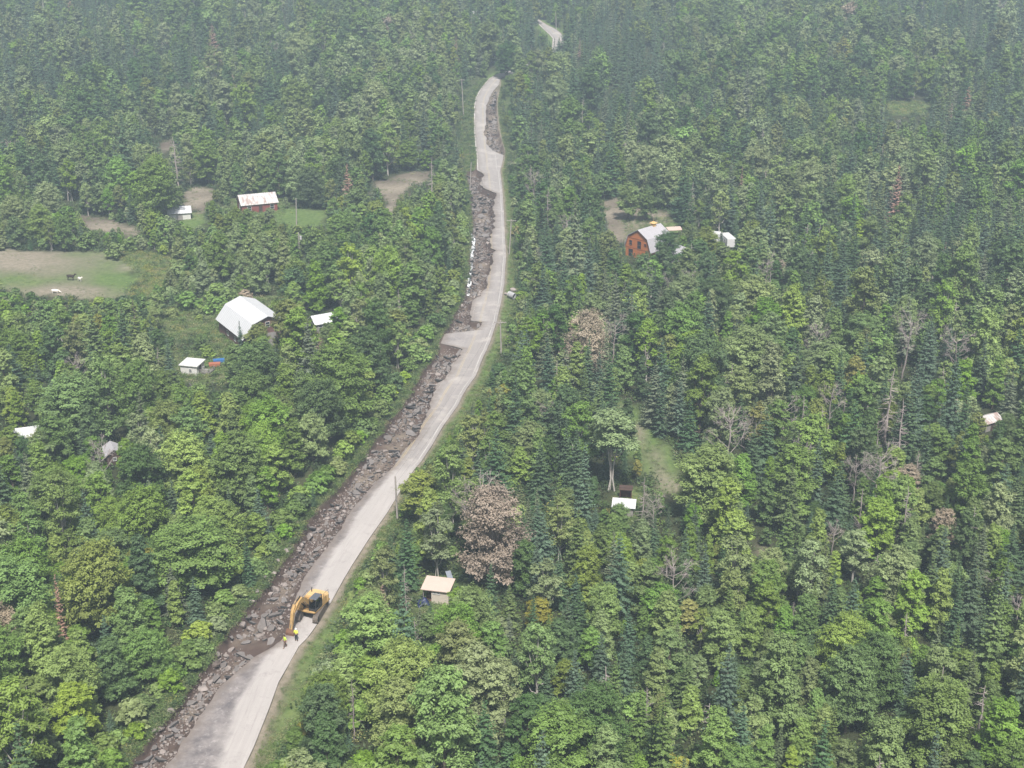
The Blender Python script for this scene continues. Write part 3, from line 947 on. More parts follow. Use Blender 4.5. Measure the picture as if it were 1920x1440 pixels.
# ---- one list of trees: x, y, build, colour, scale, turn, own label
class Spots:
    def __init__(self):
        self.cells = {}
        self.rows = []
    def near(self, x, y, r):
        i, j = int(x // 5), int(y // 5)
        for a in (-2, -1, 0, 1, 2):
            for b in (-2, -1, 0, 1, 2):
                for (ox, oy, orr) in self.cells.get((i + a, j + b), ()):
                    if (ox - x) ** 2 + (oy - y) ** 2 < (r + orr) ** 2:
                        return True
        return False
    def add(self, x, y, r, row):
        self.cells.setdefault((int(x // 5), int(y // 5)), []).append((x, y, r))
        self.rows.append(row)
spots = Spots()

def covers_kept(x, y, z, h, rad):
    """whether a tree would hide something that must show"""
    px, py, zc = P(x, y, z)
    tx, ty, _ = P(x, y, z + h)
    hw = rad * FPX / zc
    k = spots_conic
    for t in np.linspace(.02, .97, max(5, int((py - ty) / 4.5))):
        yc = py + (ty - py) * t
        xc = px + (tx - px) * t
        wd = hw * ((1.05 - t) if k else math.sin(min(1, t * .9 + .22) * math.pi) ** .6)
        j = int(yc // CELL)
        if not 0 <= j < MH:
            continue
        a, b = max(0, int((xc - wd) // CELL)), min(MW - 1, int((xc + wd) // CELL))
        if b >= a and (keep[j, a:b + 1] > y + rad * .5).any():
            return True
    return False

BL_COL = ['mid green', 'fresh green', 'lime green', 'dark green', 'pale sage', 'olive green', 'ochre yellow', 'rusty brown']
SP_COL = ['dark green', 'blue green', 'mossy green', 'grey green', 'rusty brown']

# trees the photo singles out: kind index, colour, foot pixel, top pixel y, width px, label
HERO = [
 (('broadleaf_tree', 5), 'rusty brown', (925, 1098), 900, 165, 'big dying tree with rusty brown leaves beside the pale grey bare twigs'),
 (('dead_tree', 1), '', (905, 1075), 885, 140, 'large grey twiggy bare crown mixed into the big rusty brown tree'),
 (('broadleaf_tree', 5), 'rusty brown', (1100, 712), 575, 105, 'brown leaved half dead tree standing in front of the black spruces'),
 (('dead_tree', 0), '', (1148, 690), 588, 60, 'bare grey snag leaning beside the brown leaved half dead tree'),
 (('birch_tree', 3), 'pale sage', (1146, 920), 755, 108, 'tall pale tree with three long white stems beside the gravel track'),
 (('broadleaf_tree', 1), 'lime green', (1325, 975), 835, 140, 'wide yellow green tree just past the end of the gravel track'),
 (('broadleaf_tree', 4), 'lime green', (1380, 1075), 958, 70, 'tall bright green tree in front of the black shaded spruce gap'),
 (('spruce_tree', 3), 'blue green', (1755, 1125), 985, 72, 'large pointed blue green spruce with broad drooping skirts'),
 (('broadleaf_tree', 3), 'ochre yellow', (1010, 1195), 1118, 62, 'yellow leaved round tree standing below the big rusty brown tree'),
 (('broadleaf_tree', 4), 'ochre yellow', (1290, 1190), 1122, 50, 'golden ochre tree in the young wood far from the road'),
 (('spruce_tree', 1), 'rusty brown', (1386, 410), 312, 22, 'dead red brown conifer spire rising among the green far trees'),
 (('broadleaf_tree', 4), 'dull red', (236, 738), 697, 28, 'small dull red tree below the white shed'),
 (('broadleaf_tree', 4), 'dull red', (1882, 560), 520, 16, 'small deep red tree near the edge of the spruce slope'),
 (('birch_tree', 0), 'olive green', (790, 985), 880, 92, 'olive leaved birch leaning over the road edge with the pole'),
 (('dead_tree', 2), '', (763, 1165), 1058, 28, 'tall bleached spiky snag left of the cream roofed cabin'),
 (('dead_tree', 2), '', (665, 1385), 1272, 30, 'pale grey needleless spruce near the road grass at the bottom'),
 (('spruce_tree', 1), 'blue green', (453, 662), 602, 24, 'small pointed spruce standing against the white barn roof'),
 (('birch_tree', 3), 'olive green', (488, 698), 602, 62, 'olive tree with bare dark trunk in front of the barn gable'),
 (('broadleaf_tree', 3), 'mid green', (447, 735), 640, 58, 'oval tree below the small spruce in front of the barn'),
 (('broadleaf_tree', 3), 'olive green', (548, 690), 553, 84, 'tall olive green tree between the barn and the half hidden cottage'),
 (('broadleaf_tree', 4), 'fresh green', (640, 664), 570, 48, 'narrow fresh green tree hiding the right half of the cottage'),
 (('broadleaf_tree', 3), 'mid green', (25, 872), 798, 70, 'round maple hiding the white roofed cottage by the picture edge'),
 (('broadleaf_tree', 1), 'olive green', (84, 872), 804, 60, 'olive maple just right of the nearly buried cottage'),
 (('broadleaf_tree', 4), 'mid green', (184, 905), 812, 48, 'leafy maple left of the dark hut'),
 (('broadleaf_tree', 3), 'lime green', (243, 905), 818, 46, 'lime green maple right of the dark hut'),
 (('broadleaf_tree', 1), 'mid green', (1880, 842), 772, 46, 'bushy tree right of the rusty grey shed roof'),
 (('broadleaf_tree', 3), 'olive green', (1826, 840), 770, 42, 'olive tree left of the rusty grey shed roof'),
 (('spruce_tree', 1), 'dark green', (1350, 486), 426, 22, 'dark spruce in front of the left end of the white trailer'),
 (('spruce_tree', 1), 'dark green', (1380, 488), 426, 22, 'dark spruce in front of the right end of the white trailer'),
 (('broadleaf_tree', 1), 'olive green', (1324, 490), 424, 54, 'olive tree between the pale cottage and the white trailers'),
 (('broadleaf_tree', 3), 'olive green', (1292, 470), 418, 36, 'olive oval tree right of the lean-to'),
 (('broadleaf_tree', 1), 'fresh green', (1407, 500), 438, 60, 'fresh green bushy tree right of the white trailers'),
 (('broadleaf_tree', 3), 'mid green', (468, 446), 388, 44, 'mid green tree in front of the red house door'),
 (('broadleaf_tree', 3), 'olive green', (447, 444), 384, 28, 'olive tree in front of the left end of the red house'),
 (('broadleaf_tree', 4), 'pale sage', (507, 440), 386, 32, 'pale narrow tree in front of the right end of the red house'),
 (('spruce_tree', 0), 'mossy green', (1198, 990), 938, 24, 'small mossy spruce right of the white roofed hut'),
 (('broadleaf_tree', 1), 'mid green', (1160, 1005), 941, 46, 'low bushy tree covering the front of the white roofed hut'),
 (('broadleaf_tree', 3), 'fresh green', (858, 1165), 1100, 50, 'fresh green tree covering the right corner of the cream roofed cabin'),
 (('spruce_tree', 0), 'dark green', (1030, 112), 76, 26, 'dark far spruce hiding the road below its last glimpse'),
 (('spruce_tree', 3), 'blue green', (1048, 100), 69, 26, 'blue green far spruce just under the last glimpse of road'),
 (('broadleaf_tree', 3), 'pale sage', (1012, 130), 92, 34, 'pale far tree standing where the road vanishes'),
 (('spruce_tree', 0), 'dark green', (975, 160), 122, 24, 'far dark spruce at the inside of the road bend'),
 (('broadleaf_tree', 2), 'mid green', (957, 172), 138, 30, 'round far tree at the corner of the road bend'),
 (('broadleaf_tree', 2), 'dark green', (50, 880), 814, 36, 'dark round maple in front of the nearly buried white cottage'),
 (('broadleaf_tree', 2), 'mid green', (618, 668), 602, 46, 'low round tree covering the wall of the half hidden cottage'),
 (('broadleaf_tree', 1), 'dark green', (1247, 508), 432, 60, 'dark green bushy tree covering the right wall of the orange house'),
 (('spruce_tree', 1), 'dark green', (1168, 492), 448, 16, 'small dark spruce at the left front corner of the orange house'),
 (('broadleaf_tree', 0), 'mid green', (300, 420), 288, 105, 'big round tree beside the small white shed and dirt patch'),
 (('broadleaf_tree', 2), 'fresh green', (1177, 412), 338, 56, 'round green tree behind the orange gambrel house yard'),
 (('broadleaf_tree', 3), 'mid green', (1212, 415), 352, 44, 'oval tree just behind the cupola of the orange house'),
 (('broadleaf_tree', 1), 'mid green', (640, 805), 640, 150, 'broad dark topped maple standing alone above the gully bank'),
 (('broadleaf_tree', 1), 'fresh green', (360, 1110), 975, 190, 'widest fresh green tree crown left of the gully'),
 (('broadleaf_tree', 0), 'mid green', (145, 835), 700, 170, 'broad domed maple below the dull red tree'),
 (('spruce_tree', 0), 'dark green', (1140, 790), 655, 70, 'black shaded spruce behind the half dead brown tree'),
 (('spruce_tree', 0), 'grey green', (1275, 800), 670, 66, 'ragged grey green spruce rising over the short pole'),
 (('spruce_tree', 0), 'grey green', (1225, 800), 678, 70, 'wide grey green spruce left of its ragged neighbour'),
 (('spruce_tree', 4), 'grey green', (1690, 690), 560, 60, 'tall grey scraggy spruce in the middle of the far wood'),
 (('broadleaf_tree', 1), 'pale sage', (1400, 750), 612, 140, 'broad pale maple with silvery leaves in the middle wood'),
 (('broadleaf_tree', 2), 'pale sage', (1540, 740), 636, 110, 'silvery green maple beside the broad pale one'),
 (('dead_tree', 1), '', (1490, 940), 815, 62, 'tall grey twiggy dead tree in the dead wood patch'),
 (('dead_tree', 1), '', (1600, 945), 850, 70, 'brown grey dead crown in the middle of the dead wood patch'),
 (('dead_tree', 0), '', (1650, 930), 860, 56, 'spreading bare dead tree among brown crowns'),
 (('broadleaf_tree', 3), 'rusty brown', (1700, 935), 868, 60, 'brown leaved crown in the dead wood patch'),
 (('broadleaf_tree', 3), 'rusty brown', (1765, 1030), 950, 62, 'brown crown right behind the large blue green spruce'),
 (('dead_tree', 0), '', (1625, 830), 765, 40, 'slim bare tree with white twigs above the dead wood patch'),
 (('dead_tree', 0), '', (1860, 1120), 1075, 70, 'bare forked crown at the edge above dark spruces'),
 (('broadleaf_tree', 3), 'ochre yellow', (1598, 745), 664, 46, 'ochre yellow tree in front of dark spruces'),
 (('spruce_tree', 2), 'rusty brown', (125, 1235), 1080, 32, 'dead rusty spruce spire among the bright maples'),
 (('birch_tree', 2), 'olive green', (62, 1375), 1262, 105, 'ochre tinged birch with white branches at the bottom corner'),
]
for (kk, which), colr, foot, top, wpx, lab in HERO:
    g = G(*foot)
    bi = BY_KIND[kk][which]
    lo, hi = 1.0, 40.0
    for _ in range(40):
        mid = (lo + hi) / 2
        if float(P(g.x, g.y, g.z + mid)[1]) > top:
            lo = mid
        else:
            hi = mid
    h = min(24.0, lo)
    zc = float(P(g.x, g.y, g.z)[2])
    s, sx = h / BUILDS[bi]['H'], (wpx / 2 * zc / FPX) / BUILDS[bi]['R'] / 1.12
    rr = BUILDS[bi]['R'] * sx * .7
    spots.add(g.x, g.y, rr, dict(x=g.x, y=g.y, z=g.z, bi=bi, col=colr, s=s, sx=sx, rz=rnd.uniform(0, 6.28), lab=lab))

def zone(px, py):
    """weights of broadleaf, spruce, birch, dead, shrub at a photo pixel, and mean heights"""
    if py > 690 and px < 900:
        return (.70, .15, .11, .02, .02), 10.6, 9.0
    if py > 940:
        return (.38, .49, .08, .03, .02), 8.2, 8.8
    if px < 960 and py > 400:
        if px < 470 and py < 650:
            return (.36, .12, .16, .01, .40), 6.0, 6.0
        return (.55, .20, .16, .02, .07), 9.0, 8.5
    if px < 960:
        return (.49, .38, .10, .02, .005), 10.0, 9.8
    if py > 500:
        return (.47, .43, .06, .035, .005), 10.0, 10.5
    if py > 230:
        return (.44, .45, .06, .03, .005), 9.6, 9.6
    return (.40, .49, .06, .02, .005), 9.8, 9.4

def pick_colour(kind, r, px, py, far):
    n = float(noise2(np.array(px), np.array(py), 130, 90, 2))
    if kind == 'spruce_tree':
        if py > 1000 and px > 900 and r.random() < .38:
            return 'mossy green'
        return r.choices(SP_COL, (.56, .25, .09, .09, .01))[0]
    if kind == 'birch_tree':
        return r.choices(BL_COL, (.22, .22, .08, 0, .30, .16, .015, .005))[0]
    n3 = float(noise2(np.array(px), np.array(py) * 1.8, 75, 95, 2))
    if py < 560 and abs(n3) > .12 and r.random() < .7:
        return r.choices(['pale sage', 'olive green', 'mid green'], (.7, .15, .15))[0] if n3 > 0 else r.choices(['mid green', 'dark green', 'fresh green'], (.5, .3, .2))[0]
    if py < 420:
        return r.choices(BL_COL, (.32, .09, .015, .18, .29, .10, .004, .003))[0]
    if px > 950 and py < 900:
        return r.choices(BL_COL, (.33, .18, .05, .18, .17, .07, .008, .008))[0]
    if px < 900 and n > .1:
        return r.choices(BL_COL, (.30, .38, .14, .10, .04, .04, 0, 0))[0]
    return r.choices(BL_COL, (.33, .25, .10, .14, .08, .08, .012, .006))[0]

spots_conic = False
def try_tree(x, y, kind=None, hscale=1.0, rs=1.0):
    global spots_conic
    z = float(rise(y)) - .05
    px, py, zc = (float(v) for v in P(x, y, z))
    wts, hb, hc = zone(px, py)
    far_ = min(1.0, max(0.0, (y - 230) / 170.0))
    cl = float(noise2(np.array(x), np.array(y) * .6, 24, 91, 2)) * (1 - far_) + far_ * float(noise2(np.array(x), np.array(y) * .55, 48, 92, 2))
    wts = list(wts)
    wts[1] *= math.exp((1.9 + 1.5 * far_) * cl)
    wts[3] *= 1 - .75 * far_
    if 1450 < px < 1740 and 810 < py < 950:
        wts[3] += .25
    hscale *= 1.0 + .22 * min(1.0, max(0.0, (y - 230) / 250.0))
    k = kind or rnd.choices(['broadleaf_tree', 'spruce_tree', 'birch_tree', 'dead_tree', 'shrub'], wts)[0]
    bi = rnd.choice(BY_KIND[k])
    if k == 'broadleaf_tree':
        ww = (.20, .19, .19, .15, .07, 0, .08, .08, .04) if px < 900 and py > 640 else ((.04, .04, .10, .18, .20, 0, .20, .12, .12) if py > 640 else (.06, .07, .15, .20, .15, 0, .15, .13, .09))
        bi = rnd.choices(BY_KIND[k], ww)[0]
    elif k == 'spruce_tree':
        bi = rnd.choices(BY_KIND[k], (.32, .24, .10, .2, .14))[0]
    elif k == 'birch_tree':
        bi = BY_KIND[k][rnd.randrange(3)]
    b = BUILDS[bi]
    if k == 'spruce_tree':
        h = max(3.0, rnd.gauss(hc, 2.3)) * hscale
        pack = .86
    elif k == 'dead_tree':
        h = max(4.0, rnd.gauss(hc, 2.0)) * hscale
        pack = .55
    elif k == 'shrub':
        h = rnd.uniform(1.6, 3.6) * hscale
        pack = .7
    else:
        h = max(4.0, rnd.gauss(hb, 2.2)) * hscale
        pack = .70
    s = h / b['H']
    sx = s * rnd.uniform(.85, 1.2) * (h / b['H']) ** -.12
    rad = b['R'] * sx
    if spots.near(x, y, rad * pack * rs):
        return False
    if x > road_x(0, y) - rad * .35 - .3 and x < road_x(3, y) + max(1.6, rad * .55):
        if RY.min() < y < RY.max():
            return False
    for (bx, by, br) in BUILT:
        if (x - bx) ** 2 + (y - by) ** 2 < (br + rad * .55) ** 2:
            return False
    for c in CLEAR:
        if in_poly(np.array(x), np.array(y), c['poly']):
            if c['k'] == 'weeds' and k == 'shrub' and rnd.random() < .6:
                continue
            return False
    spots_conic = k in ('spruce_tree', 'dead_tree')
    if covers_kept(x, y, z, h * 1.04, rad * 1.25):
        if h > 4.5 and rnd.random() < .8 and k != 'shrub':
            h2 = rnd.uniform(2.2, 4.2)
            s2 = h2 / b['H']
            if covers_kept(x, y, z, h2, b['R'] * s2 * 1.2):
                return False
            s, sx, rad = s2, s2 * 1.15, b['R'] * s2 * 1.15
        else:
            return False
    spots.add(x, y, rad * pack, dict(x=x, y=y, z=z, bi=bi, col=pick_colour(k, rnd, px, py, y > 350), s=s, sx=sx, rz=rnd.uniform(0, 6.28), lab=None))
    return True

# shrubs and young growth along the gully bank and the verge
for y in np.arange(RY.min() + 3, 420, 1.15):
    if rnd.random() < .8:
        try_tree(float(road_x(0, y)) - rnd.uniform(1.2, 3.4), y, 'shrub', 1.0, .6)
    if rnd.random() < .3:
        try_tree(float(road_x(4, y)) + rnd.uniform(1.0, 2.8), y, 'shrub', .8, .6)
# two passes of forest: tall first, then what fits between
def half_w(y):
    return (.415 * (y * CP + H0 * SP)) + 32
YMAX = 900.0
tries = 0
for n_try, hs_, rs_ in ((36000, 1.14, 1.0), (44000, 1.0, .90), (22000, .62, .74)):
    for _ in range(n_try):
        u = rnd.random()
        y = 84 + (YMAX - 84) * u ** 1.15
        hw = half_w(y)
        if rnd.random() > hw / half_w(YMAX) * (1.7 if y < 420 else 1.0):
            continue
        try_tree(rnd.uniform(-hw, hw), y, None, hs_, rs_)
TREES = spots.rows

# ---- how much of each shows: a coarse painter's pass, far to near
SW, SH = 960, 720
idb = np.full((SH, SW), -1, int)
order = sorted(range(len(TREES)), key=lambda i: -TREES[i]['y'])
for i in order:
    t = TREES[i]
    b = BUILDS[t['bi']]
    px, py, zc = (float(v) for v in P(t['x'], t['y'], t['z']))
    tx, ty, _ = (float(v) for v in P(t['x'], t['y'], t['z'] + b['H'] * t['s']))
    hw = b['R'] * t['sx'] * FPX / zc
    t['px'], t['py'], t['hpx'] = px, (py + ty) / 2, py - ty
    conic = b['kind'] == 'spruce_tree'
    y0, y1 = int(ty / 2), int((py if b['kind'] != 'birch_tree' else py * .75 + ty * .25) / 2)
    for j in range(max(0, y0), min(SH - 1, y1) + 1):
        f = (py - 2 * j) / max(1e-3, py - ty)
        wd = hw * ((1.02 - f) if conic else math.sin(min(1.0, max(0.0, f * .86 + .16)) * math.pi) ** .6)
        if b['kind'] == 'dead_tree':
            wd *= .4
        xc = px + (tx - px) * f
        a, bb = max(0, int((xc - wd) / 2)), min(SW - 1, int((xc + wd) / 2))
        if bb >= a:
            idb[j, a:bb + 1] = i
cnt = np.bincount(idb[idb >= 0], minlength=len(TREES))
jj, ii = np.nonzero(idb >= 0)
ids = idb[jj, ii]
cxs = np.bincount(ids, weights=ii * 2.0, minlength=len(TREES)) / np.maximum(cnt, 1)
cys = np.bincount(ids, weights=jj * 2.0, minlength=len(TREES)) / np.maximum(cnt, 1)

LIMIT = {'broadleaf_tree': 300, 'spruce_tree': 300, 'birch_tree': 200, 'dead_tree': 110, 'shrub': 120}
single = set()
for kind, lim in LIMIT.items():
    c = [i for i, t in enumerate(TREES) if BUILDS[t['bi']]['kind'] == kind and cnt[i] > 3]
    c.sort(key=lambda i: (TREES[i]['lab'] is None, -cnt[i]))
    single.update(c[:lim])

# ---- labels
ONES = 'zero one two three four five six seven eight nine ten eleven twelve thirteen fourteen fifteen sixteen seventeen eighteen nineteen'.split()
TENS = 'zero ten twenty thirty forty fifty sixty seventy eighty ninety'.split()
def spell(n):
    n = int(max(0, min(99, n)))
    return ONES[n] if n < 20 else TENS[n // 10] + ('-' + ONES[n % 10] if n % 10 else '')
NOUN = {'broadleaf_tree': 'broadleaf tree', 'birch_tree': 'birch', 'spruce_tree': 'spruce', 'dead_tree': 'dead tree', 'shrub': 'shrub'}
LANDMARKS = [('the yellow excavator', 585, 1140), ('the cream roofed cabin', 825, 1105), ('the white barn', 462, 595), ('the white shed with a fenced deck', 365, 685), ('the orange gambrel house', 1200, 450),
             ('the red house', 482, 385), ('the white roofed hut', 1168, 945), ('the two workers', 545, 1200), ('the big rusty brown tree', 915, 1000), ('the paddock', 150, 525), ('the pole with a crossarm by the road bend', 866, 180),
             ('the culvert debris', 957, 550), ('the gravel track', 1262, 905), ('the short bare pole', 1284, 815), ('the pole with a transformer', 561, 455), ('the small white shed', 337, 400), ('the dirt bank', 745, 350)]
USED = set()
def unique_label(stems, x, y):
    """a label no other thing has: stems from plain to fuller, then the place in the photo"""
    a, d = spell(x / 19.2), spell(y / 14.4)
    for st in stems:
        for form in ('{} {} percent across and {} percent down the photo', '{} about {} percent across and {} percent down the photo', '{} around {} percent across and {} percent down the photo', '{} nearly {} percent across and {} percent down the photo', '{} roughly {} percent across and {} percent down the photo'):
            lab = form.format(st + ',', a, d)
            if lab not in USED and len(lab.split()) <= 16:
                USED.add(lab)
                return lab
    raise RuntimeError('label')
def tree_words(t):
    b = BUILDS[t['bi']]
    size = 'tall' if t['hpx'] > 135 else ('small' if t['hpx'] < 55 else '')
    if b['kind'] == 'dead_tree':
        st = '{} grey {}'.format(b['word'], NOUN[b['kind']])
    else:
        st = '{} {} {}'.format(b['word'], t['col'], NOUN[b['kind']])
    return size, st
for name, lx, ly in LANDMARKS:
    seen_st = set()
    for i in sorted(single, key=lambda i: (cxs[i] - lx) ** 2 + (cys[i] - ly) ** 2)[:14]:
        t = TREES[i]
        if t['lab'] or cnt[i] < 40:
            continue
        key = BUILDS[t['bi']]['kind']
        if key in seen_st or (cxs[i] - lx) ** 2 + (cys[i] - ly) ** 2 > 130 ** 2:
            continue
        seen_st.add(key)
        nm = '{} {} standing closest to {}'.format(t['col'] or 'grey', NOUN[key], name)
        if len(nm.split()) <= 15 and nm not in USED:
            t['lab'] = nm
            USED.add(nm)
GROUPS = {'broadleaf_tree': 'broadleaf trees of the forest', 'birch_tree': 'birches of the forest', 'spruce_tree': 'spruces of the forest', 'dead_tree': 'dead trees in the forest', 'shrub': 'shrubs along the road and clearings'}
for i in sorted(single, key=lambda i: -cnt[i]):
    t = TREES[i]
    k = BUILDS[t['bi']]['kind']
    if not t['lab']:
        size, st = tree_words(t)
        t['lab'] = unique_label([(size + ' ' + st).strip(), st], cxs[i], cys[i])
    add_tree(t['bi'], t['col'], (t['x'], t['y'], t['z']), t['s'], t['rz'], t['lab'], GROUPS[k], sx=t['sx'])

# ---- the rest of the forest: one object, instanced from whole trees kept out of the scene
def instancer(name, coll, rows, kind_label):
    """rows: x, y, z, pick, turn, sx, sz"""
    rows = np.array(rows, float)
    me = bpy.data.meshes.new(name)
    me.vertices.add(len(rows))
    me.vertices.foreach_set('co', rows[:, :3].astype(np.float32).ravel())
    a = me.attributes.new('pick', 'INT', 'POINT')
    a.data.foreach_set('value', rows[:, 3].astype(np.int32))
    a = me.attributes.new('turn', 'FLOAT_VECTOR', 'POINT')
    tz = np.zeros((len(rows), 3))
    tz[:, 2] = rows[:, 4]
    if rows.shape[1] > 7:
        tz[:, 0], tz[:, 1] = rows[:, 7], rows[:, 8]
    a.data.foreach_set('vector', tz.astype(np.float32).ravel())
    a = me.attributes.new('size', 'FLOAT_VECTOR', 'POINT')
    a.data.foreach_set('vector', np.c_[rows[:, 5], rows[:, 5], rows[:, 6]].astype(np.float32).ravel())
    o = link(name, me)
    tag(o, kind_label, None, None, 'stuff')
    ng = bpy.data.node_groups.new(name, 'GeometryNodeTree')
    ng.interface.new_socket('Geometry', in_out='INPUT', socket_type='NodeSocketGeometry')
    ng.interface.new_socket('Geometry', in_out='OUTPUT', socket_type='NodeSocketGeometry')
    N = ng.nodes.new
    gi, go, ip, ci = N('NodeGroupInput'), N('NodeGroupOutput'), N('GeometryNodeInstanceOnPoints'), N('GeometryNodeCollectionInfo')
    ci.inputs['Collection'].default_value = coll
    ci.inputs['Separate Children'].default_value = True
    ci.inputs['Reset Children'].default_value = True
    def named(nm, typ):
        x = N('GeometryNodeInputNamedAttribute')
        x.data_type = typ
        x.inputs['Name'].default_value = nm
        return next(s for s in x.outputs if s.enabled and s.name == 'Attribute')
    lk = ng.links.new
    lk(gi.outputs[0], ip.inputs['Points'])
    lk(ci.outputs[0], ip.inputs['Instance'])
    ip.inputs['Pick Instance'].default_value = True
    lk(named('pick', 'INT'), ip.inputs['Instance Index'])
    e2r = N('FunctionNodeEulerToRotation')
    lk(named('turn', 'FLOAT_VECTOR'), e2r.inputs[0])
    lk(e2r.outputs[0], ip.inputs['Rotation'])
    lk(named('size', 'FLOAT_VECTOR'), ip.inputs['Scale'])
    lk(ip.outputs[0], go.inputs[0])
    md = o.modifiers.new('scatter', 'NODES')
    md.node_group = ng
    return o
coll = bpy.data.collections.new('forest trees')
combos, rows = {}, []
def whole_tree(bi, colr, plainv):
    key = (bi, colr, plainv)
    if key not in combos:
        b = BUILDS[bi]
        T, C = b['plain' if plainv else 'fine']
        base = _mesh_cache.get(('w', bi, plainv))
        lm = b['bark'] if b['kind'] == 'dead_tree' else palette(b['kind'])[colr]
        if base is None:
            g = Geo()
            for src, mi in ((T, 0), (C, 1)):
                for v, f, t in zip(src.v, src.f, src.t):
                    pass
                off = g.n
                g.v += src.v
                g.f += [f + off for f in src.f]
                g.m += [np.full(len(f), mi, int) for f in src.f]
                g.t += src.t
                g.n += src.n
            base = _mesh_cache['w', bi, plainv] = g.mesh('forest_tree', [b['bark'], lm])
            me = base
        else:
            me = base.copy()
            me.materials[1] = lm
        o = bpy.data.objects.new('forest_tree.%03d' % len(combos), me)
        coll.objects.link(o)
        combos[key] = len(combos)
    return combos[key]
for i, t in enumerate(TREES):
    if i in single:
        continue
    rows.append((t['x'], t['y'], t['z'], whole_tree(t['bi'], t['col'], t['y'] > 215), t['rz'], t['sx'], t['s']))
instancer('forest', coll, rows, 'dense mixed forest filling the valley behind the nearer trees')
print('TREES', len(TREES), 'single', len(single), 'forest', len(rows))
# ------------------------------------------------------------------ rubble of the washout
def ground_z(x, y):
    """height of the corridor strip at a point"""
    r = int(np.clip(np.searchsorted(yy, y), 1, len(yy) - 1))
    k = (y - yy[r - 1]) / (yy[r] - yy[r - 1])
    return float((1 - k) * np.interp(x, Xc[r - 1], Zc[r - 1]) + k * np.interp(x, Xc[r], Zc[r]))

def rock_mat(name, a, b):
    m = Nodes(name)
    rn = m.n('ShaderNodeObjectInfo').outputs['Random']
    p = m.objco()
    n = m.noise(2.2, 5, .7, p)
    c = m.mix(n, a, b)
    c = m.mix(m.math('MULTIPLY', rn, .55), c, (.13, .11, .10))
    m.principled(c, .9, .25, 0, m.bump(m.noise(6, 4, .7, p), .5, .06))
    return m.mat
M_ROCK = rock_mat('fieldstone', (.17, .142, .13), (.39, .345, .325))
M_ROCK2 = rock_mat('muddy_stone', (.055, .04, .034), (.155, .118, .10))
M_SLAB = rock_mat('broken_asphalt', (.10, .092, .09), (.24, .22, .213))
M_SLABSIDE = plain('asphalt_core', (.042, .040, .040), .95, .2, 0, .4, 6)

def boulder_mesh(seed, flat=.75):
    r = np.random.default_rng(seed)
    bm = bmesh.new()
    bmesh.ops.create_icosphere(bm, subdivisions=2, radius=.5)
    cuts = unit(r.normal(0, 1, (9, 3)))
    dist = r.uniform(.27, .42, 9)
    for v in bm.verts:
        p = np.array(v.co)
        for c, d in zip(cuts, dist):
            e = p @ c - d
            if e > 0:
                p = p - c * e * .92
        p = p * (1 + r.normal(0, .02)) * np.array([1.15, .95, flat])
        v.co = p
    me = bpy.data.meshes.new('boulder')
    bm.to_mesh(me)
    bm.free()
    me.materials.append(M_ROCK)
    return me

def slab_mesh(seed):
    r = np.random.default_rng(seed)
    n = r.integers(5, 8)
    a = np.sort(r.uniform(0, 2 * math.pi, n))
    a = np.arange(n) * 2 * math.pi / n + r.normal(0, .25, n)
    rad = .5 * r.uniform(.7, 1.15, n)
    o = np.c_[rad * np.cos(a) * 1.25, rad * np.sin(a) * .85]
    g = Geo()
    th = .075
    v = np.vstack([np.c_[o, np.full(n, -th)], np.c_[o * .97, np.full(n, th)]])
    g.add(v, [(i, (i + 1) % n, n + (i + 1) % n, n + i) for i in range(n)], 1)
    g.poly(np.c_[o * .97, np.full(n, th)], 0)
    g.poly(np.c_[o, np.full(n, -th)][::-1], 1)
    return g.mesh('asphalt_chunk', [M_SLAB, M_SLABSIDE])
BOULDERS = [boulder_mesh(700 + i, (.8, .65, .9, .7, .6, .75)[i]) for i in range(6)]
for i in (3, 5):
    BOULDERS[i].materials[0] = M_ROCK2
SLABS = [slab_mesh(800 + i) for i in range(6)]
ROCK_WORDS = ('pale angular', 'flat pale', 'blocky grey', 'brown muddy', 'low pale', 'rounded brown')

def put_rock(kind, px, py, size, word, i, tilt=None, named=None, x=None, y=None):
    if x is None:
        g = G(px, py, -1.0)
        x, y = g.x, g.y
    z = ground_z(x, y)
    me = (BOULDERS if kind == 'boulder' else SLABS)[i]
    qx, qy, _ = (float(v) for v in P(x, y, z))
    if named is None:
        st = '{} {}'.format(word, 'boulder in the gully' if kind == 'boulder' else 'slab of broken asphalt')
        named = unique_label([st, word + (' boulder' if kind == 'boulder' else ' asphalt chunk'), 'loose ' + word + (' boulder' if kind == 'boulder' else ' asphalt chunk')], qx, qy)
    o = link(kind, me, None, (x, y, z + (size * .18 if kind == 'boulder' else size * .10)), None, (size,) * 3)
    tl = tilt if tilt is not None else (rnd.gauss(0, .25), rnd.gauss(0, .25)) if kind == 'boulder' else (rnd.gauss(0, .32), rnd.gauss(-.15, .32))
    o.rotation_euler = (tl[0], tl[1], rnd.uniform(0, 6.28))
    if kind != 'boulder':
        o.scale = (size, size, max(.8, size) * 1.0)
    return tag(o, named, 'rock' if kind == 'boulder' else 'asphalt chunk', 'boulders in the washout' if kind == 'boulder' else 'broken asphalt slabs in the washout')

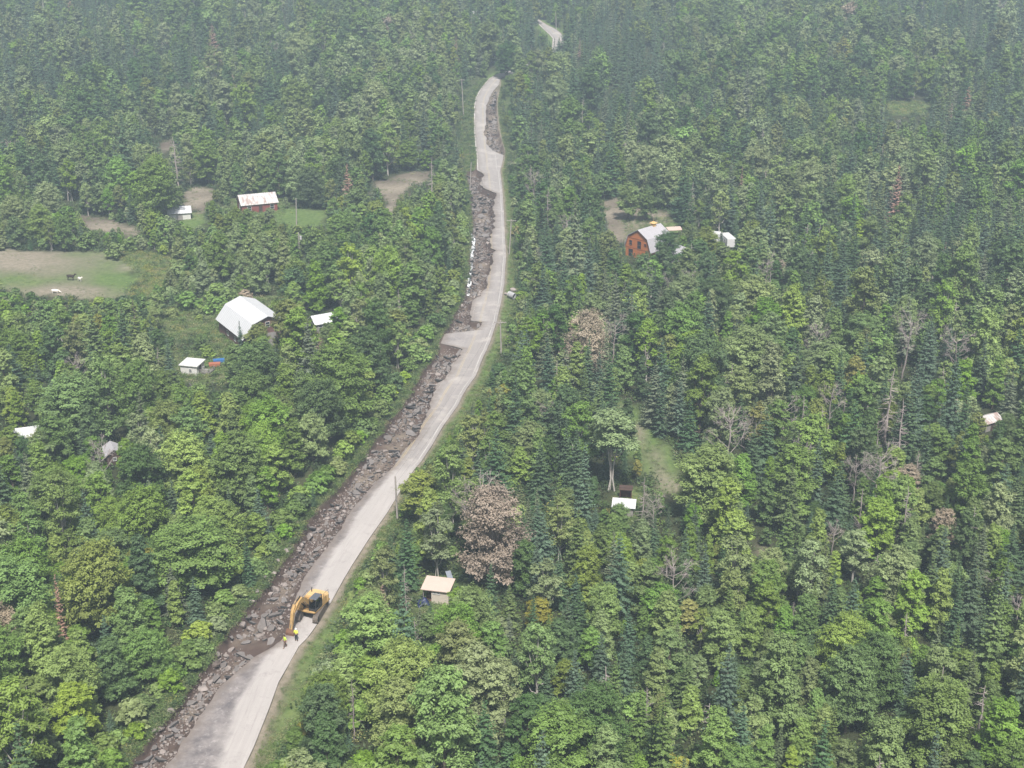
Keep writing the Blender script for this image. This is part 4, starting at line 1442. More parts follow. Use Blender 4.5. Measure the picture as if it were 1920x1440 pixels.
# the rocks one can tell apart near the excavator
for (px, py, s, i, word) in [(516, 1102, 1.55, 0, 'largest pale'), (507, 1112, .9, 2, 'grey'), (497, 1098, .8, 2, 'grey'), (551, 1099, .9, 0, 'bright'), (505, 1083, .75, 4, 'low'),
    (517, 1113, 1.0, 5, 'brown'), (473, 1142, .9, 0, 'pale'), (470, 1176, 1.25, 1, 'flat white'), (455, 1175, 1.1, 2, 'dark based'), (486, 1191, 1.1, 0, 'pale leaning'),
    (434, 1216, .95, 0, 'pale'), (423, 1226, .8, 1, 'flat'), (409, 1232, 1.0, 0, 'white round'), (428, 1250, .9, 2, 'grey'), (405, 1248, 1.5, 3, 'wide brown'), (380, 1292, 1.3, 1, 'flat tan'),
    (483, 1125, .8, 2, 'grey'), (521, 1065, .9, 0, 'pale'), (514, 1088, .8, 1, 'flat pale'), (565, 1022, .9, 2, 'grey'), (545, 1043, .9, 0, 'pale'), (538, 1048, 1.0, 2, 'grey'),
    (560, 1032, .8, 1, 'flat'), (535, 1075, .85, 2, 'grey'), (533, 1093, .95, 4, 'low pale'), (302, 1375, 1.1, 0, 'pale'), (290, 1386, .9, 1, 'flat pale'), (305, 1412, .8, 2, 'white'), (322, 1350, 1.0, 2, 'grey'),
    (690, 862, 1.1, 0, 'lone pale'), (672, 884, .9, 2, 'grey')]:
    put_rock('boulder', px, py, s, word, i)
for (px, py, s, i, tl) in [(594, 1040, 1.7, 0, (.5, -.4)), (584, 1051, 1.4, 2, (.3, -.2)), (575, 1061, 1.5, 4, (.2, .3)), (566, 1069, 1.6, 1, (.7, .1)), (491, 1172, 1.9, 3, (.1, .9)),
    (515, 1150, 1.6, 0, (.2, .1)), (526, 1146, 1.3, 2, (.5, -.3)), (505, 1146, 1.2, 5, (-.4, .2)), (533, 1138, 1.4, 1, (.6, .2)), (782, 800, 2.6, 3, (.1, .25)), (778, 806, 2.0, 0, (.25, .1)), (787, 795, 1.7, 2, (-.2, .3))]:
    put_rock('asphalt_chunk', px, py, s, 'tilted', i, tl)

cand, occ = [], {}
def free(x, y, r):
    i, j = int(x), int(y)
    for a in (-1, 0, 1):
        for b in (-1, 0, 1):
            for (ox, oy, rr) in occ.get((i + a, j + b), ()):
                if (ox - x) ** 2 + (oy - y) ** 2 < (r + rr) ** 2:
                    return False
    occ.setdefault((i, j), []).append((x, y, r))
    return True
y_pave = G(0, 862).y
for _ in range(17000):
    y = RY.min() + 1 + (G(0, 160).y - RY.min()) * rnd.random()
    right = y > G(0, 292).y
    if right:
        lo, hi = float(np.interp(y, yy, Rj)), float(road_x(3, y))
    else:
        lo, hi = float(np.interp(y, yy, Lj)), float(np.interp(y, yy, Ej))
    if hi - lo < 2.0 or G(0, 656).y < y < G(0, 622).y:
        continue
    x = rnd.uniform(lo + .3, hi - .4)
    dens = float(noise2(np.array(x), np.array(y), 7, 201, 3))
    if dens < (-.22 if y < y_pave else -.02) and rnd.random() < .8:
        continue
    low = y < y_pave
    slab = rnd.random() < (.30 if low else .58)
    s = min(3.0, (rnd.lognormvariate(-1.25, .5) if not slab else rnd.lognormvariate(-.55, .55)))
    if low and slab:
        s = min(s, 1.3)
    dr = (hi - x) if not right else (x - lo)
    if dr < 1.4 and rnd.random() < .75:
        continue
    if low and 470 < float(P(x, y, 0)[0]) < 560 and 1185 < float(P(x, y, 0)[1]) < 1235 and s < 1:
        continue
    if not free(x, y, s * (.36 if not slab else .27)):
        continue
    px, py, zc = (float(v) for v in P(x, y, 0))
    cand.append((s / zc * (1 if not slab else 1.1), s, slab, x, y, low))
cand.sort(key=lambda c: -c[0])
nb_ = ns_ = 0
rock_coll = bpy.data.collections.new('rubble stones')
for k, me in enumerate(BOULDERS + SLABS):
    rock_coll.objects.link(bpy.data.objects.new('rubble_stone.%03d' % k, me))
rrows = []
for _, s, slab, x, y, low in cand:
    if slab and ns_ < 170:
        ns_ += 1
        k = rnd.randrange(6)
        put_rock('asphalt_chunk', 0, 0, s * 1.25, rnd.choice(['tilted', 'flat', 'jagged', 'dark edged']), k, None, None, x, y)
    elif not slab and nb_ < 170:
        nb_ += 1
        k = rnd.randrange(6)
        put_rock('boulder', 0, 0, s * 1.1, ROCK_WORDS[k], k, None, None, x, y)
    else:
        k = rnd.randrange(6)
        z = ground_z(x, y)
        rrows.append((x, y, z + s * .1, k + 6 * slab, rnd.uniform(0, 6.28), s, s if not slab else max(.7, s), rnd.gauss(0, .35), rnd.gauss(-.1, .35)))
# pebbles and gravel lumps: too many to count
for _ in range(6500):
    y = RY.min() + 1 + (G(0, 330).y - RY.min()) * rnd.random() ** 1.2
    lo, hi = float(np.interp(y, yy, Lj)), float(np.interp(y, yy, Ej))
    if hi - lo < 1.5:
        continue
    x = rnd.uniform(lo - .1, hi - .1)
    if float(noise2(np.array(x), np.array(y), 4, 203, 3)) < -.1:
        continue
    s = rnd.uniform(.1, .32)
    rrows.append((x, y, ground_z(x, y) + s * .1, rnd.randrange(6), rnd.uniform(0, 6.28), s, s, rnd.gauss(0, .4), rnd.gauss(0, .4)))
instancer('rubble', rock_coll, rrows, 'small stones and asphalt crumbs covering the gully floor')

# ---- water running down the gully
m = Nodes('white_water')
p = m.pos()
f = m.ramp(m.noise(1.6, 5, .7, m.stretch(p, (1, .35, 1))), [(.47, 0.0), (.58, 1.0)])
m.principled(m.mix(f, (.05, .052, .05), (.66, .68, .70)), m.math('ADD', .12, m.math('MULTIPLY', f, .6)), .5, 0, m.bump(m.noise(4, 4, .7, p), .5, .1))
M_WATER = m.mat
g = Geo()
path = [(886, 440, .25), (886.5, 452, .8), (886, 465, 1.0), (885, 478, 1.1), (886, 490, .7), (885, 503, .5), (881, 515, .6), (879, 527, .9), (878, 541, .9), (877, 552, .4)]
pts = [G(q[0], q[1], -1.0) for q in path]
ysw = np.arange(pts[-1].y, pts[0].y, .5)
pxs = np.interp(ysw, [q.y for q in pts][::-1], [q.x for q in pts][::-1]) + .35 * noise2(ysw * 0, ysw, 3, 301)
wds = np.interp(ysw, [q.y for q in pts][::-1], [q[2] for q in path][::-1]) * .62 * (1 + .5 * noise2(ysw * 0, ysw, 2, 302))
W = np.linspace(-1, 1, 7)
Xw = pxs[:, None] + wds[:, None] * W[None]
Yw = np.repeat(ysw[:, None], 7, 1)
zl = np.array([max(ground_z(a, b) for a in (x0 - w0 * .5, x0, x0 + w0 * .5)) + .10 for x0, w0, b in zip(pxs, wds, ysw)])
Zw = zl[:, None] + .10 * noise2(Xw, Yw, .8, 303) - .08 * (W ** 2)[None]
tag(link('water', grid_mesh('water', Xw, Yw, Zw, [M_WATER])), 'foaming stream running down the gully', None, None, 'structure')

# ---- low weeds: verge, banks, clearings and the gaps between trees
def weed_geo(seed, n, h, rad, leaf):
    r = np.random.default_rng(seed)
    g = Geo()
    c = np.c_[r.normal(0, rad, n), r.normal(0, rad, n), np.abs(r.normal(.5, .28, n)) * h]
    kites(g, c, np.array([0, 0, .8]) + r.normal(0, .6, (n, 3)), r.normal(0, 1, (n, 3)) * [1, 1, .4] + [0, 0, .5], leaf * r.uniform(.6, 1.3, n), leaf * .45, 0, r.uniform(.15, .85, n))
    return g
M_WEED = [leaf_mat('weeds_green', (.125, .190, .055)), leaf_mat('weeds_pale', (.200, .240, .095)), leaf_mat('weeds_straw', (.27, .25, .14)), leaf_mat('weeds_yellow', (.32, .30, .08)), leaf_mat('ferns_dark', (.060, .098, .035))]
weed_coll = bpy.data.collections.new('weed clumps')
for k, mt in enumerate(M_WEED):
    for j in range(2):
        me = weed_geo(900 + k * 2 + j, 60, (.55, .5, .45, .8, .7)[k], .42, (.26, .22, .2, .2, .34)[k]).mesh('weed_clump', [mt])
        weed_coll.objects.link(bpy.data.objects.new('weed_clump.%03d' % (k * 2 + j), me))
wrows = []
def weed(x, y, z, wts, s):
    k = rnd.choices(range(5), wts)[0]
    wrows.append((x, y, z, k * 2 + rnd.randrange(2), rnd.uniform(0, 6.28), s * rnd.uniform(.7, 1.4), s * rnd.uniform(.6, 1.3)))
for _ in range(16000):
    y = RY.min() + 1 + (G(0, 150).y - RY.min()) * rnd.random() ** 1.35
    if rnd.random() < .62:
        b, v = float(road_x(3, y)), float(road_x(4, y))
        x = b + .7 + abs(rnd.gauss(0, 1)) * (v - b) * .9
        if x - b > OUT or (x < v and rnd.random() < .74):
            continue
        far = np.clip((x - b) / max(.5, v - b), 0, 1.5)
        weed(x, y, ground_z(x, y), (.35, .42, .22, .02, .5 * max(0, far - 1.0)), .28 + .42 * far)
    else:
        lb = float(np.interp(y, yy, Lj))
        x = lb - .1 - abs(rnd.gauss(0, 1)) * 2.2
        if lb - x > OUT:
            continue
        weed(x, y, ground_z(x, y), (.5, .22, .1, .02, .2), .6 + .3 * rnd.random())
for c in CLEAR:
    xs_, ys_ = [q[0] for q in c['poly']], [q[1] for q in c['poly']]
    area = (max(xs_) - min(xs_)) * (max(ys_) - min(ys_))
    per = {'paddock': .5, 'meadow': 1.8, 'lawn': .5, 'weeds': 1.5, 'house': .8, 'dirt': .45, 'gravel': .9}[c['k']]
    for _ in range(int(min(9000, area * per))):
        x, y = rnd.uniform(min(xs_), max(xs_)), rnd.uniform(min(ys_), max(ys_))
        if not in_poly(np.array(x), np.array(y), c['poly']):
            continue
        if c['k'] in ('paddock', 'dirt', 'lawn') and float(noise2(np.array(x), np.array(y), 6, 211, 3)) < .12:
            continue
        yl = {'meadow': .3 if c['pts'][0][0] < 400 else .1}.get(c['k'], .03)
        weed(x, y, float(rise(y)) + .1, (.45, .3, .15, yl, .0 if c['k'] in ('paddock', 'dirt', 'lawn', 'gravel') else .03), {'meadow': .9, 'weeds': 1.1, 'house': .7, 'paddock': .32, 'lawn': .4, 'gravel': .35}.get(c['k'], .5))
for _ in range(26000):
    y = 101 + 420 * rnd.random() ** 1.3
    hw = half_w(y)
    x = rnd.uniform(-hw, hw)
    if road_x(0, y) - 3 < x < road_x(3, y) + 4 and y < RY.max():
        continue
    if any(in_poly(np.array(x), np.array(y), c['poly']) for c in CLEAR):
        continue
    weed(x, y, float(rise(y)) + .05, (.3, .1, .03, .01, .6), rnd.uniform(.9, 1.7))
instancer('undergrowth', weed_coll, wrows, 'weeds, ferns and grass tufts along the banks and between trees')
# ------------------------------------------------------------------ excavator, workers, animals
M_YEL = plain('machine_yellow', (.44, .26, .085), .55, .4, 0, .3, 1.5)
def muddy(name, col, mud=(.15, .115, .09), amount=.6):
    m = Nodes(name)
    co = m.objco()
    f = m.noise(1.5, 5, .65, co)
    c = m.mix(f, tuple(x * .72 for x in col), tuple(min(1, x * 1.25) for x in col))
    k = m.ramp(m.noise(2.3, 6, .72, co), [(.50, 0.0), (.66, 1.0)])
    c = m.mix(m.math('MULTIPLY', k, amount), c, mud)
    m.principled(c, .68, .3)
    return m.mat
M_YEL = muddy('machine_yellow', (.43, .275, .11))
M_YELPALE = plain('faded_machine_yellow', (.55, .38, .18), .6, .35, 0, .2, 1.2)
M_DARK = plain('dark_steel', (.045, .043, .043), .65, .4, .3, .35, 4)
M_MUDSTEEL = plain('muddy_steel', (.16, .135, .115), .8, .3, .2, .4, 3)
M_CHROME = plain('rod_chrome', (.55, .55, .55), .25, .5, 1.0, .1)
M_RUST = plain('rusty_steel', (.16, .085, .055), .8, .3, .2, .4, 3)
m = Nodes('tinted_glass')
gl_ = m.n('ShaderNodeBsdfGlossy')
gl_.inputs['Roughness'].default_value = .05
tp = m.n('ShaderNodeBsdfTransparent')
tp.inputs['Color'].default_value = (.55, .6, .62, 1)
fr = m.n('ShaderNodeFresnel')
fr.inputs['IOR'].default_value = 1.45
mx = m.n('ShaderNodeMixShader')
m.l(fr.outputs[0], mx.inputs[0]); m.l(tp.outputs[0], mx.inputs[1]); m.l(gl_.outputs[0], mx.inputs[2])
m.l(mx.outputs[0], m.out.inputs['Surface'])
M_GLASS = m.mat
M_PANE = plain('dark_window_pane', (.02, .023, .028), .12, .5, 0, .1)

def rot2(axis, a):
    return np.array(Matrix.Rotation(a, 3, axis))

base = G(585, 1152)
ea, eb = G(588, 1168), G(618, 1118)
phi = math.atan2(eb.x - ea.x, eb.y - ea.y)
ex = thing('excavator', 'yellow tracked excavator digging at the edge of the broken road', 'excavator', (base.x, base.y, .06), -phi)
for sx_ in (-1, 1):
    g = Geo()
    oval = []
    for a in np.linspace(-math.pi / 2, math.pi / 2, 9):
        oval.append((1.85 + .47 * math.cos(a), .47 + .47 * math.sin(a)))
    oval += [(-q[0], q[1]) for q in oval[::-1]]
    g.prism(oval, sx_ * 1.2 - .33, sx_ * 1.2 + .33, 0, 'x')
    tr = part('crawler_track', g, M_MUDSTEEL, ex, False, None, None, .02)
    g = Geo()
    n = 46
    per = np.linspace(0, 1, n, endpoint=False)
    L1 = 3.7
    tot = 2 * L1 + 2 * math.pi * .47
    for t in per:
        d = t * tot
        if d < L1:
            p_, an = (-1.85 + d, .0), 0
        elif d < L1 + math.pi * .47:
            th = (d - L1) / .47
            p_, an = (1.85 + .47 * math.sin(th), .47 - .47 * math.cos(th)), th
        elif d < 2 * L1 + math.pi * .47:
            p_, an = (1.85 - (d - L1 - math.pi * .47), .94), math.pi
        else:
            th = (d - 2 * L1 - math.pi * .47) / .47
            p_, an = (-1.85 - .47 * math.sin(th), .47 + .47 * math.cos(th)), math.pi + th
        nx, nz = math.sin(an), -math.cos(an)
        g.box((sx_ * 1.2, p_[0] + nx * .02, p_[1] + nz * .02 + .02), (.7, .15, .05), 0, rot2('X', an))
    part('track_pads', g, M_MUDSTEEL, tr)
    g = Geo()
    for yy_ in (-1.8, 1.8):
        g.tube([(sx_ * 1.2 - .36, yy_, .48), (sx_ * 1.2 + .36, yy_, .48)], .3, 14)
    part('sprocket', g, M_DARK, tr)
g = Geo()
g.box((0, 0, .62), (1.9, 1.5, .35))
g.tube([(0, 0, .78), (0, 0, 1.06)], .62, 20)
part('undercarriage', g, M_DARK, ex)
upper = Matrix.Rotation(-R(11), 3, 'Z')          # the house is swung a little towards the gully
UP = (0, 0, -R(11))
g = Geo()
g.box((0, .55, 1.18), (2.7, 4.1, .22))
g.box((-.95, -.1, 1.62), (.78, 2.4, .78), 0, None, .95)
g.box((.0, 1.15, 1.72), (2.7, 1.5, .95), 0, None, .95)
part('body', g, M_YEL, ex, False, None, UP, .06)
g = Geo()
o = [(-1.34, 1.95), (1.34, 1.95), (1.34, 2.35), (.95, 2.72), (-.95, 2.72), (-1.34, 2.35)]
g.prism(o, 1.05, 2.12, 0, 'z')
part('counterweight', g, M_YELPALE, ex, False, None, UP, .08)
g = Geo()
g.box((-.35, 1.28, 2.28), (1.75, 1.25, .24), 0, None, .88)
part('engine_hood', g, M_YELPALE, ex, False, None, UP, .05)
g = Geo()
g.tube([(-.75, 1.55, 2.35), (-.75, 1.55, 2.85), (-.75, 1.68, 2.98)], .07, 8)
part('exhaust_pipe', g, M_DARK, ex, True, None, UP)
cab_bm = Geo()
cx, c0, c1 = .83, -1.25, .55
for qx in (.36, 1.30):
    for (y0, y1) in ((c0, c0 + .25), (c1, c1)):
        cab_bm.tube([(qx, y0, 1.3), (qx, y1, 2.95)], .05, 6)
cab_bm.box((cx, -.35, 1.42), (1.02, 1.86, .28))
cab_bm.box((cx, c1 + .02, 1.9), (1.0, .08, .9))
cab_bm.box((.36, -.1, 1.75), (.06, 1.3, .5))
cab_bm.box((1.31, .1, 1.75), (.06, .95, .5))
cab = part('cab', cab_bm, M_DARK, ex, False, None, UP, .015)
g = Geo()
g.box((cx, -.2, 3.0), (1.08, 1.62, .12), 0, None, .9)
part('cab_roof', g, plain('cab_roof_blue_grey', (.10, .11, .13), .4, .5), cab, False, None, None, .03)
g = Geo()
g.add([(.42, c0 + .07, 1.75), (1.24, c0 + .07, 1.75), (1.24, c0 + .24, 2.9), (.42, c0 + .24, 2.9)], [(0, 1, 2, 3)])
part('windscreen', g, M_GLASS, cab)
g = Geo()
g.add([(1.33, c0 + .15, 2.0), (1.33, c1 - .05, 2.0), (1.33, c1 - .05, 2.88), (1.33, c0 + .27, 2.88)], [(0, 1, 2, 3)])
part('side_window', g, M_GLASS, cab)
g = Geo()
g.box((cx, .12, 1.78), (.5, .5, .16)); g.box((cx, .36, 2.12), (.5, .12, .66))
part('seat', g, M_DARK, cab)
def arm(name, o, x0, w, mt, bev=.03):
    g = Geo()
    g.prism(o, x0 - w / 2, x0 + w / 2, 0, 'x')
    return part(name, g, mt, ex, False, None, UP, bev)
bx_ = -.08
arm('boom', [(-.35, 1.55), (-.05, 1.75), (-1.3, 3.2), (-2.35, 3.95), (-3.35, 3.75), (-4.35, 3.05), (-4.5, 2.8), (-4.25, 2.72), (-3.2, 3.2), (-2.45, 3.3), (-1.75, 2.75), (-.7, 1.5)], bx_, .52, M_YEL)
arm('stick', [(-4.05, 3.75), (-3.9, 3.45), (-4.25, 2.75), (-5.05, .75), (-5.3, .72), (-4.75, 2.75), (-4.45, 3.3)], bx_, .38, M_YEL)
g = Geo()
ol = [(-5.2, .75), (-5.6, .35), (-5.65, -.25), (-5.35, -.62), (-4.85, -.66), (-4.78, -.5), (-5.15, -.3), (-5.2, .15), (-4.95, .55)]
g.prism(ol, bx_ - .6, bx_ + .6, 0, 'x')
bk = part('bucket', g, M_RUST, ex, False, None, UP, .02)
g = Geo()
for k in range(5):
    g.box((bx_ - .5 + k * .25, -4.70, -.58), (.09, .26, .07), 0, None, .7)
part('bucket_teeth', g, M_MUDSTEEL, bk)
for (a_, b_, x_) in (((-.75, 1.42), (-2.2, 3.2), bx_ - .42), ((-.75, 1.42), (-2.2, 3.2), bx_ + .42), ((-2.5, 4.1), (-3.95, 3.72), bx_), ((-4.1, 3.1), (-5.35, 1.0), bx_)):
    g = Geo()
    A, B = np.array((x_, *a_)), np.array((x_, *b_))
    g.tube([A, A + (B - A) * .62], .09, 8)
    hc = part('hydraulic_cylinder', g, M_DARK, ex, True, None, UP)
    g = Geo()
    g.tube([A + (B - A) * .6, B], .05, 8)
    part('piston_rod', g, M_CHROME, hc, True)
g = Geo()
for pth in ([(-1.3, -1.1, 1.3), (-1.3, -1.1, 2.2), (-1.3, 1.3, 2.6), (-1.3, 1.3, 2.2)], [(1.3, 1.0, 2.2), (1.3, 1.0, 2.75), (1.3, 2.3, 2.75), (1.3, 2.3, 2.3)]):
    g.tube(pth, .025, 5)
part('handrail', g, M_DARK, ex, True, None, UP)
g = Geo()
g.box((.95, -1.52, 1.35), (.85, .3, .08)); g.box((-.95, -1.5, 1.35), (.75, .3, .08))
part('step', g, M_YEL, ex, False, None, UP)

# ---- people
SKIN = plain('skin', (.42, .24, .17), .6, .3, 0, .1)
HIVIS = plain('hi_vis_yellow', (.78, .86, .10), .75, .3, 0, .15, 6)
HIVIS2 = plain('hi_vis_lime', (.55, .82, .08), .75, .3, 0, .15, 6)
CLOTH_D = plain('dark_trousers', (.035, .038, .05), .9, .2, 0, .3, 8)
CLOTH_B = plain('brown_trousers', (.16, .11, .085), .9, .2, 0, .3, 8)
BOOT = plain('leather_boots', (.10, .065, .04), .8, .3, 0, .3)
HAIR = plain('brown_hair', (.05, .03, .02), .8, .3)
HATW = plain('white_hard_hat', (.82, .82, .80), .35, .5, 0, .05)
EYE = plain('dark_eye', (.02, .015, .012), .3, .5)

def skinned(name, verts, edges, mt, parent, sub=1, root=0):
    """verts: (x, y, z, radius); one continuous limb surface grown over the joints"""
    me = bpy.data.meshes.new(name)
    me.from_pydata([q[:3] for q in verts], edges, [])
    me.materials.append(mt)
    o = link(name, me, parent)
    o.modifiers.new('skin', 'SKIN').use_smooth_shade = True
    if not me.skin_vertices:
        return o
    for i, q in enumerate(verts):
        s = me.skin_vertices[0].data[i]
        r_ = q[3] if isinstance(q[3], tuple) else (q[3], q[3])
        s.radius = r_
        s.use_root = i == root
    sb = o.modifiers.new('subdivision', 'SUBSURF')
    sb.levels = sb.render_levels = sub
    return o

def person(label, cat_loc, rz, J, shirt, trousers, hat=None, seated=False, group=None):
    """J: joints of a posed figure facing -Y: dict of (x, y, z)"""
    root = thing('person', label, 'person', cat_loc, rz, group)
    root.scale = (1.06, 1.06, 1.06)
    j = {k: np.array(v, float) for k, v in J.items()}
    V, E = [], []
    def add(p, r_, frm=None):
        V.append((*p, r_))
        if frm is not None:
            E.append((frm, len(V) - 1))
        return len(V) - 1
    pel = add(j['pelvis'], (.15, .10))
    sp = add(j['pelvis'] * .5 + j['chest'] * .5, (.14, .10), pel)
    ch = add(j['chest'], (.16, .11), sp)
    nk = add(j['neck'], .055, ch)
    face = j['head'] - j['neck']
    hd = add(j['head'], (.078, .09), nk)
    add(j['head'] + face * .55, (.068, .08), hd)
    add(j['head'] + np.array([0, -.105, -.005]), .014, hd)                       # nose
    for s in ('l', 'r'):
        sh = add(j['sh' + s], .062, ch)
        el = add(j['el' + s], .042, sh)
        wr = add(j['wr' + s], .03, el)
        d = unit(j['wr' + s] - j['el' + s])
        pm = add(j['wr' + s] + d * .07, (.042, .022), wr)
        for f in range(4):                                                          # curled fingers
            side = np.cross(d, [0, 1, .2]) if abs(d[1]) < .9 else np.array([1.0, 0, 0])
            off = unit(side) * (f - 1.5) * .02
            k = add(j['wr' + s] + d * (.115 + .012 * (f in (1, 2))) + off, .0095, pm)
            add(j['wr' + s] + d * (.15 + .012 * (f in (1, 2))) + off + np.array([0, -.02, -.005]), .008, k)
        add(j['wr' + s] + d * .07 + np.array([0, -.05, 0]), .0105, pm)               # thumb
        hp = add(j['hp' + s], .09, pel)
        kn = add(j['kn' + s], .058, hp)
        an = add(j['an' + s], .04, kn)
        add(j['an' + s] + np.array([0, -.16, -.05]), .038, an)
    skinned('body', V, E, SKIN, root)
    # shirt: torso and sleeves
    V, E = [], []
    a = add(j['pelvis'] + [0, 0, .02], (.175, .125)); b = add(j['pelvis'] * .45 + j['chest'] * .55, (.17, .125), a); c = add(j['chest'] + [0, 0, .02], (.19, .135), b)
    add(j['neck'] * .75 + j['chest'] * .25, .085, c)
    for s in ('l', 'r'):
        k = add(j['sh' + s], .085, c)
        k = add(j['el' + s] * .5 + j['sh' + s] * .5, .07, k)
        add(j['el' + s], .056, k)
    skinned('shirt', V, E, shirt, root)
    V, E = [], []
    a = add(j['pelvis'], (.165, .12))
    for s in ('l', 'r'):
        k = add(j['hp' + s] - [0, 0, .02], .105, a)
        k = add(j['kn' + s], .078, k)
        add(j['an' + s] + [0, 0, .05], .062, k)
    skinned('trousers', V, E, trousers, root)
    for s in ('l', 'r'):
        V, E = [], []
        a = add(j['an' + s] + [0, .02, .06], .055); a = add(j['an' + s] + [0, 0, -.03], .055, a); add(j['an' + s] + [0, -.18, -.05], .045, a)
        skinned('boot', V, E, BOOT, root)
    for s in (-1, 1):
        g = Geo()
        g.box(j['head'] + np.array([s * .032, -.083, .015]), (.022, .01, .012))
        part('eye', g, EYE, root)
    bm = bmesh.new()
    bmesh.ops.create_uvsphere(bm, u_segments=16, v_segments=10, radius=.115 if hat else .1)
    for v_ in list(bm.verts):
        if v_.co.z < -.012:
            v_.co.z = -.012 if hat else v_.co.z
        if hat and v_.co.z <= -.011:
            v_.co.x *= 1.25; v_.co.y *= 1.35
        if not hat and v_.co.y < -.03 and v_.co.z < .02:
            v_.co.y = -.03
    me = bpy.data.meshes.new('hard_hat' if hat else 'hair')
    bm.to_mesh(me); bm.free()
    me.materials.append(hat or HAIR)
    for p_ in me.polygons:
        p_.use_smooth = True
    link('hard_hat' if hat else 'hair', me, root, tuple(j['head'] + np.array([0, .012, .055 if hat else .035])))
    return root
STAND = dict(pelvis=(0, 0, .97), chest=(0, -.01, 1.33), neck=(0, -.01, 1.53), head=(0, -.03, 1.65), shl=(.19, 0, 1.45), shr=(-.19, 0, 1.45), ell=(.27, .03, 1.17), elr=(-.27, .03, 1.17),
    wrl=(.25, -.12, .96), wrr=(-.25, -.10, .95), hpl=(.1, 0, .92), hpr=(-.1, 0, .92), knl=(.12, -.03, .50), knr=(-.12, -.02, .5), anl=(.13, .02, .1), anr=(-.13, .02, .1))
wk = dict(STAND)
wk.update(knl=(.12, -.16, .52), anl=(.13, -.22, .1), knr=(-.11, .06, .52), anr=(-.13, .24, .13), wrl=(.26, .1, .98), ell=(.27, .12, 1.18), wrr=(-.26, -.24, 1.02), elr=(-.27, -.06, 1.18))
g1, g2 = G(556, 1203), G(535, 1215)
person('worker in yellow vest, white hard hat and dark trousers standing on the pale road', (g1.x, g1.y, .06), R(160), STAND, HIVIS, CLOTH_D, HATW)
person('bareheaded worker in lime yellow vest and brown trousers stepping along the road edge', (g2.x, g2.y, .04), R(-60), wk, HIVIS2, CLOTH_B)
sit = dict(STAND)
sit.update({k: tuple(np.array(v) + [0, 0, -.42]) for k, v in STAND.items()})
sit.update(hpl=(.1, -.02, .5), hpr=(-.1, -.02, .5), knl=(.14, -.42, .52), knr=(-.14, -.42, .52), anl=(.13, -.5, .1), anr=(-.13, -.5, .1), ell=(.27, -.12, .82), elr=(-.27, -.12, .82), wrl=(.2, -.36, .86), wrr=(-.2, -.36, .86))
off_ = Matrix.Rotation(-phi - R(11), 3, 'Z') @ Vector((.83, .14, 0))
person('operator in lime vest sitting behind the glass of the excavator cab', (base.x + off_.x, base.y + off_.y, 1.42), -phi - R(11), sit, HIVIS2, CLOTH_D, None, True)

# ---- animals in the paddock
def cow(label, px, py, rz, mt, s, graze=True, name='cow'):
    g_ = G(px, py)
    root = thing(name, label, 'cow' if name == 'cow' else 'goat', (g_.x, g_.y, g_.z), rz)
    root.scale = (s, s, s)
    hz, hy = (.45, -1.42) if graze else (1.45, -1.35)
    V = [(0, .7, 1.1, (.24, .28)), (0, .1, 1.06, (.33, .38)), (0, -.55, 1.08, (.28, .36)), (0, -.95, 1.15 if not graze else .98, (.15, .2)), (0, hy + .15, hz + .12, (.12, .15)), (0, hy - .2, hz - .06, (.075, .08)), (0, hy - .3, hz - .1, (.065, .06))]
    E = [(0, 1), (1, 2), (2, 3), (3, 4), (4, 5), (5, 6)]
    def chain(frm, pts):
        for p_ in pts:
            V.append(p_)
            E.append((frm, len(V) - 1))
            frm = len(V) - 1
    for sx_ in (-1, 1):
        chain(0, [(sx_ * .2, .68, .82, .15), (sx_ * .2, .58, .62, .085), (sx_ * .2, .74, .42, .06), (sx_ * .2, .7, .08, .05), (sx_ * .2, .64, .03, .06)])
        chain(2, [(sx_ * .19, -.58, .72, .11), (sx_ * .19, -.56, .42, .06), (sx_ * .19, -.56, .1, .045), (sx_ * .19, -.6, .03, .06)])
        chain(4, [(sx_ * .2, hy + .2, hz + .2, .03)])
    chain(0, [(0, .95, 1.2, .05), (0, 1.03, .8, .025), (0, 1.02, .5, .035)])
    skinned('body', V, E, mt, root, 1)
cow('dark brown cow standing on the bare patch of the paddock', 133, 525, R(80), plain('dark_hide', (.035, .022, .018), .8, .3), 1.0, False)
cow('white calf beside the dark brown cow in the paddock', 150, 527, R(50), plain('white_hide', (.75, .72, .68), .8, .3), .72, False)
cow('white cow grazing at the lower fence of the paddock', 104, 551, R(95), plain('cream_hide', (.72, .68, .62), .8, .3), .85)
